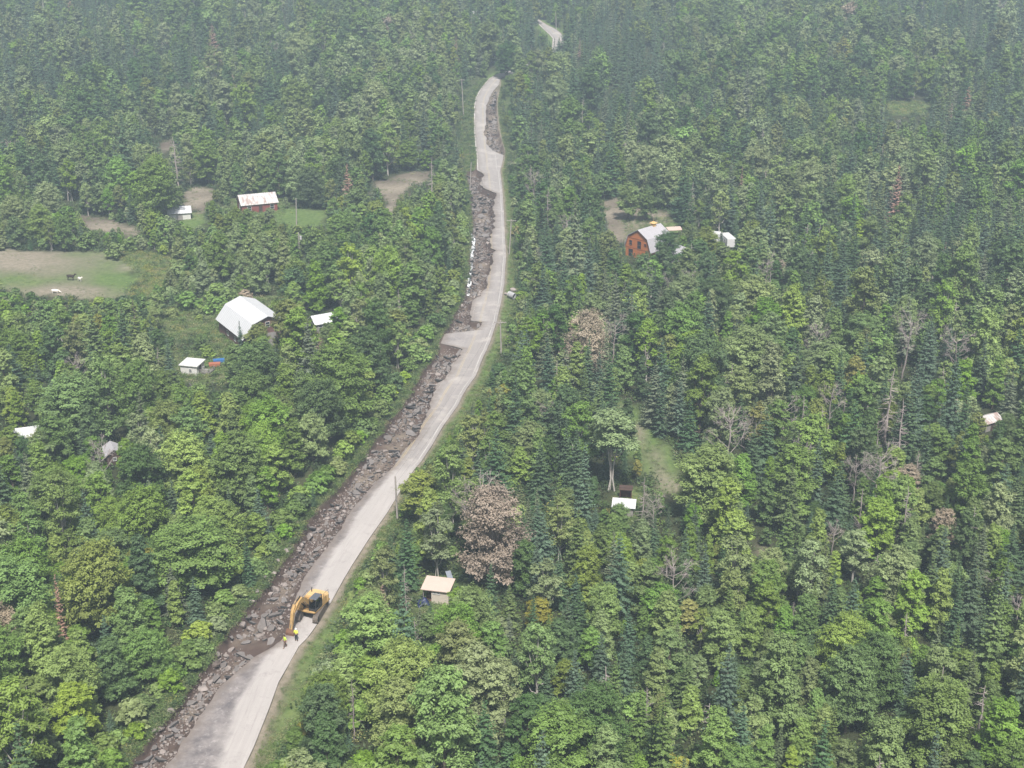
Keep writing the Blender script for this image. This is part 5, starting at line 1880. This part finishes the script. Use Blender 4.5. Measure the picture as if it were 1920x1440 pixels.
# ------------------------------------------------------------------ houses, barns, sheds
def siding(name, a, b, step=.22, vertical=False):
    """boards: thin dark joints, uneven paint"""
    m = Nodes(name)
    p = m.objco()
    sp = m.n('ShaderNodeSeparateXYZ')
    m.l(p, sp.inputs[0])
    co = m.math('ADD', sp.outputs[0], sp.outputs[1]) if vertical else sp.outputs[2]
    f = m.math('FRACT', m.math('DIVIDE', co, step))
    j = m.math('LESS_THAN', f, .1)
    n = m.noise(1.4, 5, .65, m.stretch(p, (1, 1, .35) if vertical else (.4, .4, 2)))
    c = m.mix(n, a, b)
    m.principled(m.mix(m.math('MULTIPLY', j, .6), c, tuple(x * .3 for x in a)), .85, .25)
    return m.mat
def tin(name, a, b, rust=None, amount=.0, step=.6):
    """standing seam or corrugated roofing, ribs running down the slope"""
    m = Nodes(name)
    p = m.objco()
    sp = m.n('ShaderNodeSeparateXYZ')
    m.l(p, sp.inputs[0])
    f = m.math('FRACT', m.math('DIVIDE', sp.outputs[1], step))
    rib = m.math('LESS_THAN', f, .14)
    n = m.noise(.7, 5, .65, m.stretch(p, (.5, 2.0, .5)))
    c = m.mix(n, a, b)
    if rust:
        k = m.ramp(m.noise(.55, 6, .7, m.stretch(p, (.5, 1.6, .5))), [(.62 - amount, 0.0), (.72 - amount, 1.0)])
        c = m.mix(m.math('MULTIPLY', k, .75), c, rust)
    m.principled(m.mix(m.math('MULTIPLY', rib, .6), c, tuple(x * .55 for x in a)), .5, .4, .0, m.bump(rib, .4, .03))
    return m.mat
M_BARNRED = siding('weathered_barn_boards', (.11, .052, .045), (.19, .11, .095), .25, True)
M_GREYWOOD = siding('grey_boards', (.19, .175, .165), (.33, .31, .295), .2, True)
M_ORANGE = siding('orange_log_siding', (.36, .115, .035), (.52, .19, .06), .24)
M_ORANGETRIM = plain('orange_trim', (.30, .10, .035), .8)
M_WHITEW = siding('white_painted_boards', (.52, .51, .49), (.70, .69, .67), .2)
M_CREAMW = siding('cream_boards', (.46, .40, .34), (.58, .52, .45), .2)
M_REDW = siding('red_painted_boards', (.17, .045, .04), (.26, .085, .075), .2)
M_DARKW = siding('dark_brown_boards', (.05, .032, .026), (.09, .055, .045), .2)
M_WTIN = tin('white_tin_roof', (.46, .47, .49), (.58, .585, .60), (.42, .40, .38), .02, .75)
M_GTIN = tin('grey_violet_tin_roof', (.33, .32, .345), (.42, .41, .43), None, 0, .5)
M_RTIN = tin('rusty_white_tin_roof', (.42, .40, .395), (.55, .535, .525), (.24, .13, .10), .10, .6)
M_CREAMROOF = plain('cream_roof_sheet', (.50, .395, .345), .7, .3, 0, .12, 1.0)
M_LUMBER = plain('fresh_lumber', (.55, .36, .15), .8, .25, 0, .2, 3)
M_TRIMW = plain('white_trim', (.55, .55, .54), .6)
M_CONC = plain('concrete_footing', (.30, .29, .28), .9)

def window(parent, cx, cz, w, h, face, at, trim=M_TRIMW, name='window'):
    """face: 'x+','x-','y+','y-'; at: coordinate of that wall; frame proud of it, pane inside"""
    g, gp = Geo(), Geo()
    sg = 1 if face[1] == '+' else -1
    t = .07
    def bx(u0, u1, z0, z1, d0, d1, gg):
        d0, d1 = at + sg * d0, at + sg * d1
        c = ((d0 + d1) / 2, (u0 + u1) / 2, (z0 + z1) / 2) if face[0] == 'x' else ((u0 + u1) / 2, (d0 + d1) / 2, (z0 + z1) / 2)
        s = (abs(d1 - d0), u1 - u0, z1 - z0) if face[0] == 'x' else (u1 - u0, abs(d1 - d0), z1 - z0)
        gg.box(c, s)
    a, b, z0, z1 = cx - w / 2, cx + w / 2, cz - h / 2, cz + h / 2
    bx(a - t, a, z0 - t, z1 + t, .003, .06, g); bx(b, b + t, z0 - t, z1 + t, .003, .06, g)
    bx(a, b, z0 - t, z0, .003, .08, g); bx(a, b, z1, z1 + t, .003, .06, g)
    bx(a, b, cz - .02, cz + .02, .02, .05, g)
    o = part(name, g, trim, parent)
    bx(a + .002, b - .002, z0 + .002, z1 - .002, .004, .018, gp)
    part('pane', gp, M_PANE, o)
    return o
def door(parent, cx, z0, w, h, face, at, mt, knob=True):
    g = Geo()
    sg = 1 if face[1] == '+' else -1
    c = (at + sg * .03, cx, z0 + h / 2) if face[0] == 'x' else (cx, at + sg * .03, z0 + h / 2)
    s = (.05, w, h) if face[0] == 'x' else (w, .05, h)
    g.box(c, s)
    o = part('door', g, mt, parent)
    if knob:
        g = Geo()
        k = list(c); k[0 if face[0] == 'x' else 1] += sg * .05; k[1 if face[0] == 'x' else 0] += w * .38
        g.box(k, (.06, .06, .06))
        part('handle', g, M_DARK, o)
    return o
def shell(g, prof, L, mat=0):
    """closed gable walls: prof is the outline (x, z) of the gable, extruded along y"""
    g.prism(prof, -L / 2, L / 2, mat)
def roof_sheet(g, line, L, th=.09, over=.35):
    """a roof folded along the points of line (x, z), of its own thickness"""
    p = np.array(line, float)
    n = len(p)
    d = np.gradient(p, axis=0)
    nr = np.c_[-d[:, 1], d[:, 0]]
    nr /= np.linalg.norm(nr, axis=1)[:, None]
    if nr[n // 2][1] < 0:
        nr = -nr
    a, b = p + nr * .012, p + nr * (th + .012)
    o = np.vstack([a, b[::-1]])
    y0, y1 = -L / 2 - over, L / 2 + over
    m_ = len(o)
    v = np.vstack([np.c_[o[:, 0], np.full(m_, y0), o[:, 1]], np.c_[o[:, 0], np.full(m_, y1), o[:, 1]]])
    q = [(i, (i + 1) % m_, m_ + (i + 1) % m_, m_ + i) for i in range(m_)]
    for i in range(n - 1):
        q.append((i + 1, i, m_ - 1 - i, m_ - 2 - i))
        q.append((m_ + i, m_ + i + 1, 2 * m_ - 2 - i, 2 * m_ - 1 - i))
    g.add(v, q)

def at(px, py, dz=0.0):
    q = G(px, py, dz)
    return (q.x, q.y, float(rise(q.y)))

# ---- white roofed gambrel barn
b = thing('barn', 'old gambrel barn with long white tin roof and weathered dark boards', 'barn', (-52.6, 257.6, 0), R(32))
W, L, e, bz, rz_ = 10.8, 14.4, 3.2, 5.85, 7.0
prof = [(-W / 2 + .2, 0), (W / 2 - .2, 0), (W / 2 - .2, e), (W / 2 - 2.2, bz - .08), (0, rz_ - .08), (-W / 2 + 2.2, bz - .08), (-W / 2 + .2, e)]
g = Geo(); shell(g, prof, L - .3); part('wall', g, M_BARNRED, b)
g = Geo(); roof_sheet(g, [(-W / 2 - .2, e - .25), (-W / 2 + 2.15, bz), (0, rz_), (W / 2 - 2.15, bz), (W / 2 + .2, e - .25)], L, .08, .4); part('roof', g, M_WTIN, b)
door(b, 0, 0, 3.2, 3.4, 'y-', -(L - .3) / 2, M_GREYWOOD, False)
window(b, 0, 5.2, .8, 1.0, 'y-', -(L - .3) / 2)
window(b, -2, 1.6, .8, .9, 'x-', -W / 2 + .2); window(b, 2, 1.6, .8, .9, 'x-', -W / 2 + .2)

# ---- orange gambrel house
q0 = G(1194, 486)
cx_, cy_ = q0.x + 4.3 * .707, q0.y + 4.3 * .707
b = thing('house', 'orange wooden gambrel house with grey roof and pointed cupola', 'house', (cx_, cy_, float(rise(cy_))), -R(45))
W, L, e, bz, rz_ = 8.2, 8.6, 2.5, 5.5, 7.3
g = Geo(); shell(g, [(-W / 2 + .25, 0), (W / 2 - .25, 0), (W / 2 - .25, e), (W / 2 - 1.15, bz - .05), (0, rz_ - .05), (-W / 2 + 1.15, bz - .05), (-W / 2 + .25, e)], L - .5); part('wall', g, M_ORANGE, b)
g = Geo(); roof_sheet(g, [(-W / 2 - .12, e - .2), (-W / 2 + 1.1, bz), (0, rz_), (W / 2 - 1.1, bz), (W / 2 + .12, e - .2)], L, .12, .1); rf = part('roof', g, M_GTIN, b)
g = Geo()
yf = -(L - .5) / 2
for p0, p1 in (((-W / 2 + .2, e - .2), (-W / 2 + 1.02, bz - .22)), ((-W / 2 + 1.02, bz - .22), (0, rz_ - .2)), ((0, rz_ - .2), (W / 2 - 1.02, bz - .22)), ((W / 2 - 1.02, bz - .22), (W / 2 - .2, e - .2))):
    g.tube([(p0[0], yf - .1, p0[1]), (p1[0], yf - .1, p1[1])], .1, 4)
g.box((0, yf - .03, 5.0), (W - 2.4, .05, .14)); g.box((0, yf - .03, 2.55), (W - .6, .05, .14))
part('trim', g, M_ORANGETRIM, b)
window(b, -2.3, 3.75, .85, 1.15, 'y-', yf, M_ORANGETRIM); window(b, 2.3, 3.9, .75, .6, 'y-', yf, M_ORANGETRIM)
window(b, -2.2, 1.2, 1.35, 1.9, 'y-', yf, M_ORANGETRIM); window(b, .4, 3.55, 1.15, 2.0, 'y-', yf, M_ORANGETRIM, 'balcony_door')
g = Geo(); g.box((0, 1.6, 7.55), (.95, .95, .9)); cu = part('cupola', g, M_LUMBER, rf)
g = Geo(); g.box((0, 1.6, 8.2), (1.45, 1.45, .4), 0, None, .25); g.tube([(0, 1.6, 8.4), (0, 1.6, 8.95)], [.06, .015], 6)
part('cupola_roof', g, M_LUMBER, cu)

# ---- white shed with a fenced deck
c0_ = at(362, 699)
b = thing('shed', 'small white shed with flat pale roof beside a railed deck', 'shed', c0_, -R(14))
g = Geo(); g.prism([(-1.7, 0), (1.7, 0), (1.7, 2.05), (-1.7, 2.0)], -1.6, 1.6); part('wall', g, M_WHITEW, b)
g = Geo(); g.box((0, 0, 2.16), (3.9, 3.7, .14), 0, rot2('X', R(3))); part('roof', g, M_TRIMW, b)
window(b, .35, 1.1, .5, .5, 'y-', -1.6); door(b, -.3, 0, 1.0, 1.8, 'x+', 1.7, M_DARKW)
window(b, 1.0, 1.3, .4, .5, 'x+', 1.7)
dk = at(388, 699)
b = thing('deck', 'grey wooden deck with rail fence beside the white shed', 'deck', dk, -R(14))
g = Geo(); g.box((0, 0, .3), (2.2, 2.4, .12)); part('deck_floor', g, M_GREYWOOD, b)
for (x_, y_) in ((-1.05, -1.15), (1.05, -1.15), (1.05, 1.15)):
    g = Geo(); g.box((x_, y_, .6), (.1, .1, 1.2)); part('post', g, M_GREYWOOD, b)
g = Geo()
for z_ in (.55, .8, 1.05):
    g.box((0, -1.22, z_), (2.2, .04, .12)); g.box((1.12, 0, z_), (.04, 2.4, .12))
part('rail', g, M_GREYWOOD, b)
def cart(label, px, py, rz, mt, s=1.0):
    b = thing('farm_cart', label, 'cart', at(px, py), rz)
    g = Geo()
    g.prism([(-.95, .5), (.95, .5), (1.1, 1.05), (-1.1, 1.05)], -.55, .55); part('tub', g, mt, b, False, None, None, .03)
    for sx_ in (-.6, .6):
        for sy_ in (-.62, .62):
            g = Geo(); g.tube([(sx_, sy_ - .07, .3), (sx_, sy_ + .07, .3)], .3, 14); part('wheel', g, M_DARK, b)
    g = Geo(); g.tube([(-1.0, 0, .6), (-2.0, 0, .35)], .05, 6); part('drawbar', g, M_DARK, b)
cart('blue farm cart parked behind the deck of the white shed', 411, 683, R(15), plain('blue_cart_paint', (.035, .13, .33), .5))
cart('rusty red farm cart between the deck and the blue cart', 403, 690, R(10), plain('rust_red_paint', (.33, .12, .07), .7))

def gable_house(name, label, cat, loc, rz, W, L, e, r_, wallm, roofm, wins=(), doors=(), over=.35):
    b = thing(name, label, cat, loc, rz)
    g = Geo(); shell(g, [(-W / 2, 0), (W / 2, 0), (W / 2, e), (0, r_ - .04), (-W / 2, e)], L); part('wall', g, wallm, b)
    sl = (r_ - e) / (W / 2)
    g = Geo(); roof_sheet(g, [(-W / 2 - .3, e - .3 * sl), (0, r_), (W / 2 + .3, e - .3 * sl)], L, .1, over); part('roof', g, roofm, b)
    for wv in wins:
        window(b, *wv)
    for dv in doors:
        door(b, *dv)
    return b
# red house: ridge runs to the upper right
gable_house('house', 'red boarded house with rust streaked white tin roof', 'house', at(483, 393), -R(68), 7.0, 9.8, 2.5, 4.5, M_REDW, M_RTIN,
    ((-2.9, 1.4, 1.0, 1.2, 'x+', 3.5), (3.4, 1.4, 1.0, 1.2, 'x+', 3.5), (0, 1.4, .9, 1.2, 'y-', -4.9), (.0, 3.2, .6, .6, 'y-', -4.9)), ((.2, 0, 1.0, 2.0, 'x+', 3.5, M_DARKW),))
gable_house('shed', 'low white shed with pale roof beside the dirt patch', 'shed', at(337, 409), -R(75), 5.0, 5.8, 2.0, 3.2, M_WHITEW, M_WTIN, ((0, 1.2, .6, .6, 'y+', 2.9),), ((0, 0, 1.6, 1.8, 'x+', 2.5, M_GREYWOOD),))
gable_house('cottage', 'cottage with white tin roof half hidden by trees right of the barn', 'cottage', at(608, 618), -R(60), 3.6, 5.0, 2.2, 3.4, M_GREYWOOD, M_WTIN, ((-1.5, 1.3, .7, .8, 'x+', 1.8), (1.5, 1.3, .7, .8, 'x+', 1.8)), ((0, 0, .9, 1.8, 'x+', 1.8, M_DARKW),))
gable_house('cottage', 'pale cottage behind trees just right of the orange house', 'cottage', at(1268, 490), R(35), 5.0, 7.0, 2.6, 4.2, M_WHITEW, M_GTIN, ((0, 1.5, .8, 1.0, 'y-', -3.5),), ((1.5, 0, .9, 2.0, 'y-', -3.5, M_BARNRED),))
gable_house('hut', 'hut with bright white roof peeking out of leaves by the gravel track', 'hut', at(1170, 962), R(80), 2.2, 2.9, 1.7, 2.4, M_GREYWOOD, M_WTIN, ((0, 1.0, .4, .4, 'x-', -1.1),), ((.8, 0, .7, 1.5, 'x-', -1.1, M_DARKW),))
b = thing('woodshed', 'dark reddish open woodshed behind the white roofed hut', 'shed', at(1173, 934), -R(8))
g = Geo(); g.box((0, .55, .85), (1.8, .08, 1.7)); g.box((-.86, 0, .85), (.08, 1.02, 1.7)); g.box((.86, 0, .85), (.08, 1.02, 1.7)); part('wall', g, plain('dark_red_boards', (.12, .045, .04), .85), b)
g = Geo(); g.box((0, 0, 1.78), (2.1, 1.4, .09), 0, rot2('X', R(8))); part('roof', g, M_DARKW, b)
gable_house('hut', 'dark hut with small light grey roof deep among the maples', 'hut', at(214, 868), R(25), 2.6, 3.2, 2.3, 3.1, M_DARKW, M_GTIN, ((0, 1.4, .5, .5, 'y-', -1.6),), ((.8, 0, .7, 1.8, 'y-', -1.6, M_BARNRED),))
gable_house('cottage', 'white roofed cottage nearly buried in trees near the picture edge', 'cottage', at(54, 834), -R(70), 3.4, 4.4, 2.2, 3.2, M_GREYWOOD, M_WTIN, ((-.6, 1.3, .7, .8, 'x+', 1.7),), ((1.3, 0, .9, 1.8, 'x+', 1.7, M_DARKW),))
gable_house('cottage', 'tiny far white cottage high in the misty woods', 'cottage', at(894, 36), -R(60), 3.2, 4.4, 2.4, 3.6, M_WHITEW, M_GTIN, ((-.6, 1.4, .8, .9, 'x+', 1.6),), ((1.2, 0, .9, 1.9, 'x+', 1.6, M_DARKW),))
gable_house('shed', 'weathered shed with brownish grey tin roof at the wood edge', 'shed', at(1850, 802), -R(60), 2.6, 3.6, 1.7, 2.4, M_GREYWOOD, M_RTIN, (), ((0, 0, 1.2, 1.5, 'x+', 1.3, M_DARKW),))

# ---- trailers beside the orange house
def trailer(label, px, py, rz, L=6.0, W=2.4, H=2.3):
    b = thing('camper_trailer', label, 'trailer', at(px, py), rz)
    g = Geo(); g.box((0, 0, .55 + H / 2), (W, L, H), 0, None, .97); part('body', g, plain('trailer_white', (.55, .55, .55), .45, .5, 0, .06), b, False, None, None, .12)
    for sx_ in (-1, 1):
        g = Geo(); g.tube([(sx_ * (W / 2 - .22), -.3, .35), (sx_ * (W / 2 + .02), -.3, .35)], .35, 14); part('wheel', g, M_DARK, b)
    window(b, -1.2, 1.9, 1.1, .6, 'x-', -W / 2 + .03); window(b, 1.4, 1.9, 1.1, .6, 'x-', -W / 2 + .03)
    door(b, .25, .65, .7, 1.8, 'x-', -W / 2 + .02, M_TRIMW)
    g = Geo(); g.tube([(0, -L / 2 - .9, .5), (-.5, -L / 2, .55)], .05, 5); g.tube([(0, -L / 2 - .9, .5), (.5, -L / 2, .55)], .05, 5); part('drawbar', g, M_DARK, b)
trailer('white camper trailer farthest from the orange house between two spruces', 1364, 462, R(10))
trailer('white camper trailer partly behind a green bush beyond the pale cottage', 1334, 455, R(70), 4.5)
b = thing('lean_to', 'low lean-to with cream roof just behind the orange house', 'lean-to', at(1264, 441), R(12))
for (x_, y_) in ((-1.6, -1), (1.6, -1), (-1.6, 1), (1.6, 1)):
    g = Geo(); g.box((x_, y_, .85), (.12, .12, 1.7)); part('post', g, M_GREYWOOD, b)
g = Geo(); g.box((0, 0, 1.78), (3.9, 2.6, .1), 0, rot2('X', R(6))); part('roof', g, M_CREAMROOF, b)

# ---- cream roofed cabin with an open porch
b = thing('cabin', 'small cabin with cream slab roof, pale wall and dark open porch', 'cabin', at(822, 1124), -R(13))
g = Geo(); g.prism([(-.6, 0), (1.75, 0), (1.75, 2.2), (-.6, 2.2)], -1.25, 1.25); part('wall', g, M_CREAMW, b)
g = Geo(); g.box((-1.2, 1.2, 1.1), (1.19, .08, 2.2)); g.box((-1.17, 0, .08), (1.1, 2.3, .16)); part('porch', g, plain('porch_red_boards', (.14, .05, .045), .85), b)
for y_ in (-1.2,):
    g = Geo(); g.box((-1.72, y_, 1.1), (.1, .1, 2.2)); part('post', g, M_GREYWOOD, b)
g = Geo(); g.box((0, 0, 2.36), (4.0, 3.1, .13), 0, rot2('X', R(7))); part('roof', g, M_CREAMROOF, b, False, None, None, .02)
window(b, -.15, 1.75, .36, .24, 'y-', -1.25); window(b, .4, 1.75, .36, .24, 'y-', -1.25)
b = thing('solar_panel', 'grey tilted panel on posts behind the cream roofed cabin', 'panel', at(843, 1100), R(20))
g = Geo(); g.box((0, 0, 1.75), (.75, 1.5, .06), 0, rot2('X', R(28))); part('panel', g, plain('panel_grey', (.20, .22, .26), .3, .5, 0, .1), b)
for x_ in (-.28, .28):
    g = Geo(); g.tube([(x_, .25, 0), (x_, .25, 1.82)], .04, 6); part('post', g, M_DARK, b)
# a tarpaulin sagging over a pile
bm = bmesh.new()
bmesh.ops.create_grid(bm, x_segments=14, y_segments=10, size=1.0)
for v_ in bm.verts:
    x_, y_ = v_.co.x, v_.co.y
    v_.co.z = max(0.02, .85 * (1 - .75 * x_ * x_ - .7 * y_ * y_) + .1 * math.sin(5 * x_ + 2 * y_) + .06 * math.cos(7 * y_))
bmesh.ops.solidify(bm, geom=bm.faces[:], thickness=.02)
me = bpy.data.meshes.new('tarpaulin')
bm.to_mesh(me); bm.free()
me.materials.append(plain('navy_tarpaulin', (.012, .02, .075), .45, .5, 0, .3, 2))
tag(link('tarpaulin', me, None, at(793, 1131), (0, 0, .3), (.9, 1.0, .9)), 'navy blue tarpaulin over a pile left of the cream roofed cabin', 'tarpaulin')

# ------------------------------------------------------------------ poles and wires
M_POLE = bark_mat('pole_wood', (.34, .31, .285))
M_INS = plain('insulator_grey', (.35, .34, .33), .3, .5)
TOPS = {}
def pole(label, foot, top, arms=0, transformer=False, key=None, turn=0.0, hmax=13.0):
    g_ = G(*foot)
    lo, hi = 1.0, hmax
    for _ in range(40):
        mid = (lo + hi) / 2
        if float(P(g_.x, g_.y, g_.z + mid)[1]) > top[1]:
            lo = mid
        else:
            hi = mid
    h = lo
    zc = float(P(g_.x, g_.y, g_.z + h)[2])
    tx = (top[0] - float(P(g_.x, g_.y, g_.z + h)[0])) * zc / FPX
    tx = max(-.5, min(.5, tx))
    b = thing('utility_pole', label, 'pole', tuple(g_), 0, 'utility poles')
    g = Geo(); g.tube([(0, 0, -.3), (tx * .5, 0, h * .5), (tx, 0, h)], [.16, .14, .115], 8); part('pole', g, M_POLE, b, True)
    if arms:
        c_, s_ = math.cos(turn), math.sin(turn)
        g = Geo(); g.box((tx, -.16, h - .35), (2.4, .1, .13), 0, rot2('Z', turn)); ca_ = part('crossarm', g, M_POLE, b)
        for k in (-1.05, -.45, .45, 1.05):
            g = Geo(); g.tube([(tx + k * c_, -.16 + k * s_, h - .28), (tx + k * c_, -.16 + k * s_, h - .12)], [.05, .035], 6); part('insulator', g, M_INS, ca_)
        g = Geo(); g.tube([(tx - .75 * c_, -.14 - .75 * s_, h - .38), (tx, -.1, h - .95)], .025, 4); g.tube([(tx + .75 * c_, -.14 + .75 * s_, h - .38), (tx, -.1, h - .95)], .025, 4); part('brace', g, M_DARK, b)
        TOPS[key] = [Vector((g_.x + tx + k * c_, g_.y - .16 + k * s_, g_.z + h - .1)) for k in (-1.05, 1.05)]
    else:
        g = Geo(); g.tube([(tx, 0, h), (tx, 0, h + .14)], [.05, .03], 6); part('insulator', g, M_INS, b)
        TOPS[key] = [Vector((g_.x + tx, g_.y, g_.z + h + .1)), Vector((g_.x + tx, g_.y - .12, g_.z + h - 1.2))]
    if transformer:
        g = Geo(); g.tube([(tx + .42, -.05, h - 1.75), (tx + .42, -.05, h - .85)], .26, 12); part('transformer', g, plain('transformer_grey', (.45, .45, .45), .5), b, True)
    return b
pole('leaning thin pole rising in front of the olive birch at the road edge', (745, 972), (741, 893), 0, False, 'a')
pole('pole with crossarm on the grass verge by the dirt crossing', (940, 668), (938, 601), 1, False, 'b')
pole('pale pole with crossarm standing tallest beside the washed out bend', (955, 476), (963, 411), 1, False, 'c')
pole('bare pole left standing in the head of the upper gully', (881, 358), (885, 304), 0, False, 'd')
pole('distant faint pole with crossarm before the road disappears', (869, 216), (865, 148), 1, False, 'e')
pole('bare pole at the far side of the paddock hedge', (128, 377), (124, 321), 0, False, 'f')
pole('white topped pole right of the red house lawn', (556, 424), (555, 372), 0, False, 'g')
pole('pole carrying a grey transformer above the barn woods', (561, 492), (560, 436), 0, True, 'h')
pole('short bare pole in front of the ragged grey green spruces', (1284, 842), (1283, 799), 0, False, 'i')
pole('pale pole stub before the dark spruces behind the round yard tree', (1133, 374), (1135, 330), 0, False, 'j')
pole('tiny far pole beside the last glimpse of road', (1043, 56), (1042, 22), 0, False, 'k')
M_WIRE = plain('wire_black', (.03, .03, .03), .5, .4)
def wire(label, A, B, sag):
    t = np.linspace(0, 1, 18)
    pts = np.array(A)[None] * (1 - t)[:, None] + np.array(B)[None] * t[:, None]
    pts[:, 2] -= sag * 4 * t * (1 - t)
    g = Geo(); g.tube(pts, .012, 4, 0, False)
    tag(link('overhead_wire', g.mesh('overhead_wire', [M_WIRE], True)), label, 'wire', 'overhead wires along the road')
for (a, b_, words_) in (('a', 'b', 'from the olive birch pole to the dirt crossing pole'), ('b', 'c', 'from the dirt crossing pole to the bend pole'), ('c', 'd', 'over the road from the bend pole to the gully pole'), ('d', 'e', 'from the gully pole to the distant crossarm pole')):
    for k, w_ in ((0, 'gully side'), (1, 'verge side')):
        wire('thin {} wire {}'.format(w_, words_), TOPS[a][k], TOPS[b_][k], 1.1)
wire('thin house wire hanging from the paddock pole towards the red house', TOPS['f'][0], TOPS['g'][0], 1.6)

# ------------------------------------------------------------------ broken culvert at the verge
cl = at(955, 556)
b = thing('culvert_pipe', 'torn pale corrugated culvert pipe sticking out of the verge', 'pipe', cl, R(35))
th = np.linspace(0, 2 * math.pi, 25)
ln_ = np.linspace(0, 2.2, 23)
rr = .62 + .05 * np.cos(np.arange(23) * math.pi)
g = Geo()
for ring_r, rev in ((rr, False), (rr - .04, True)):
    v = np.array([[(r_ * math.cos(t) * (1 + .1 * math.sin(2 * t)), -l, .6 + r_ * math.sin(t)) for t in th[:-1]] for l, r_ in zip(ln_, ring_r)]).reshape(-1, 3)
    i, j = np.meshgrid(np.arange(22), np.arange(24), indexing='ij')
    j2 = (j + 1) % 24
    q = np.stack([i * 24 + j, i * 24 + j2, (i + 1) * 24 + j2, (i + 1) * 24 + j], -1).reshape(-1, 4)
    g.add(v, q[:, ::-1] if rev else q)
part('pipe_wall', g, plain('galvanised_pipe', (.50, .50, .51), .45, .5, .3, .25, 2), b, True)
g = Geo()
pp = [(.1 + .5 * k, -2.2 - .12 * (k % 2), .6 + .62 * math.cos(k * 1.1)) for k in range(4)]
g.poly([(-.5, -2.22, .25), (.45, -2.35, .2), (.9, -2.8, .5), (.5, -2.9, 1.15), (-.1, -2.5, 1.2)])
part('torn_flap', g, plain('torn_metal', (.55, .55, .56), .5, .5, .3, .2, 2), b)
for k, (px, py, s_) in enumerate(((962, 545, 1.5), (949, 552, 1.1), (966, 557, 1.2))):
    q = at(px, py)
    o = link('boulder', BOULDERS[k], None, (q[0], q[1], q[2] + .15), (.3, .2 * k, k), (s_,) * 3)
    tag(o, ('largest white block above the torn culvert pipe', 'grey block on the road side of the torn culvert pipe', 'pale block below the torn culvert pipe')[k], 'rock', 'blocks round the culvert')
# ------------------------------------------------------------------ the air: far woods fade to a pale blue grey
m = Nodes('haze')
v = m.n('ShaderNodeVolumePrincipled')
v.inputs['Color'].default_value = (.66, .82, 1.0, 1)
v.inputs['Density'].default_value = .00043
v.inputs['Anisotropy'].default_value = 0.0
m.l(v.outputs[0], m.out.inputs['Volume'])
g = Geo()
g.box((0, 1800, 48), (5400, 5200, 118))
tag(link('haze', g.mesh('haze', [m.mat])), 'thin pale summer haze over the valley', None, None, 'stuff')
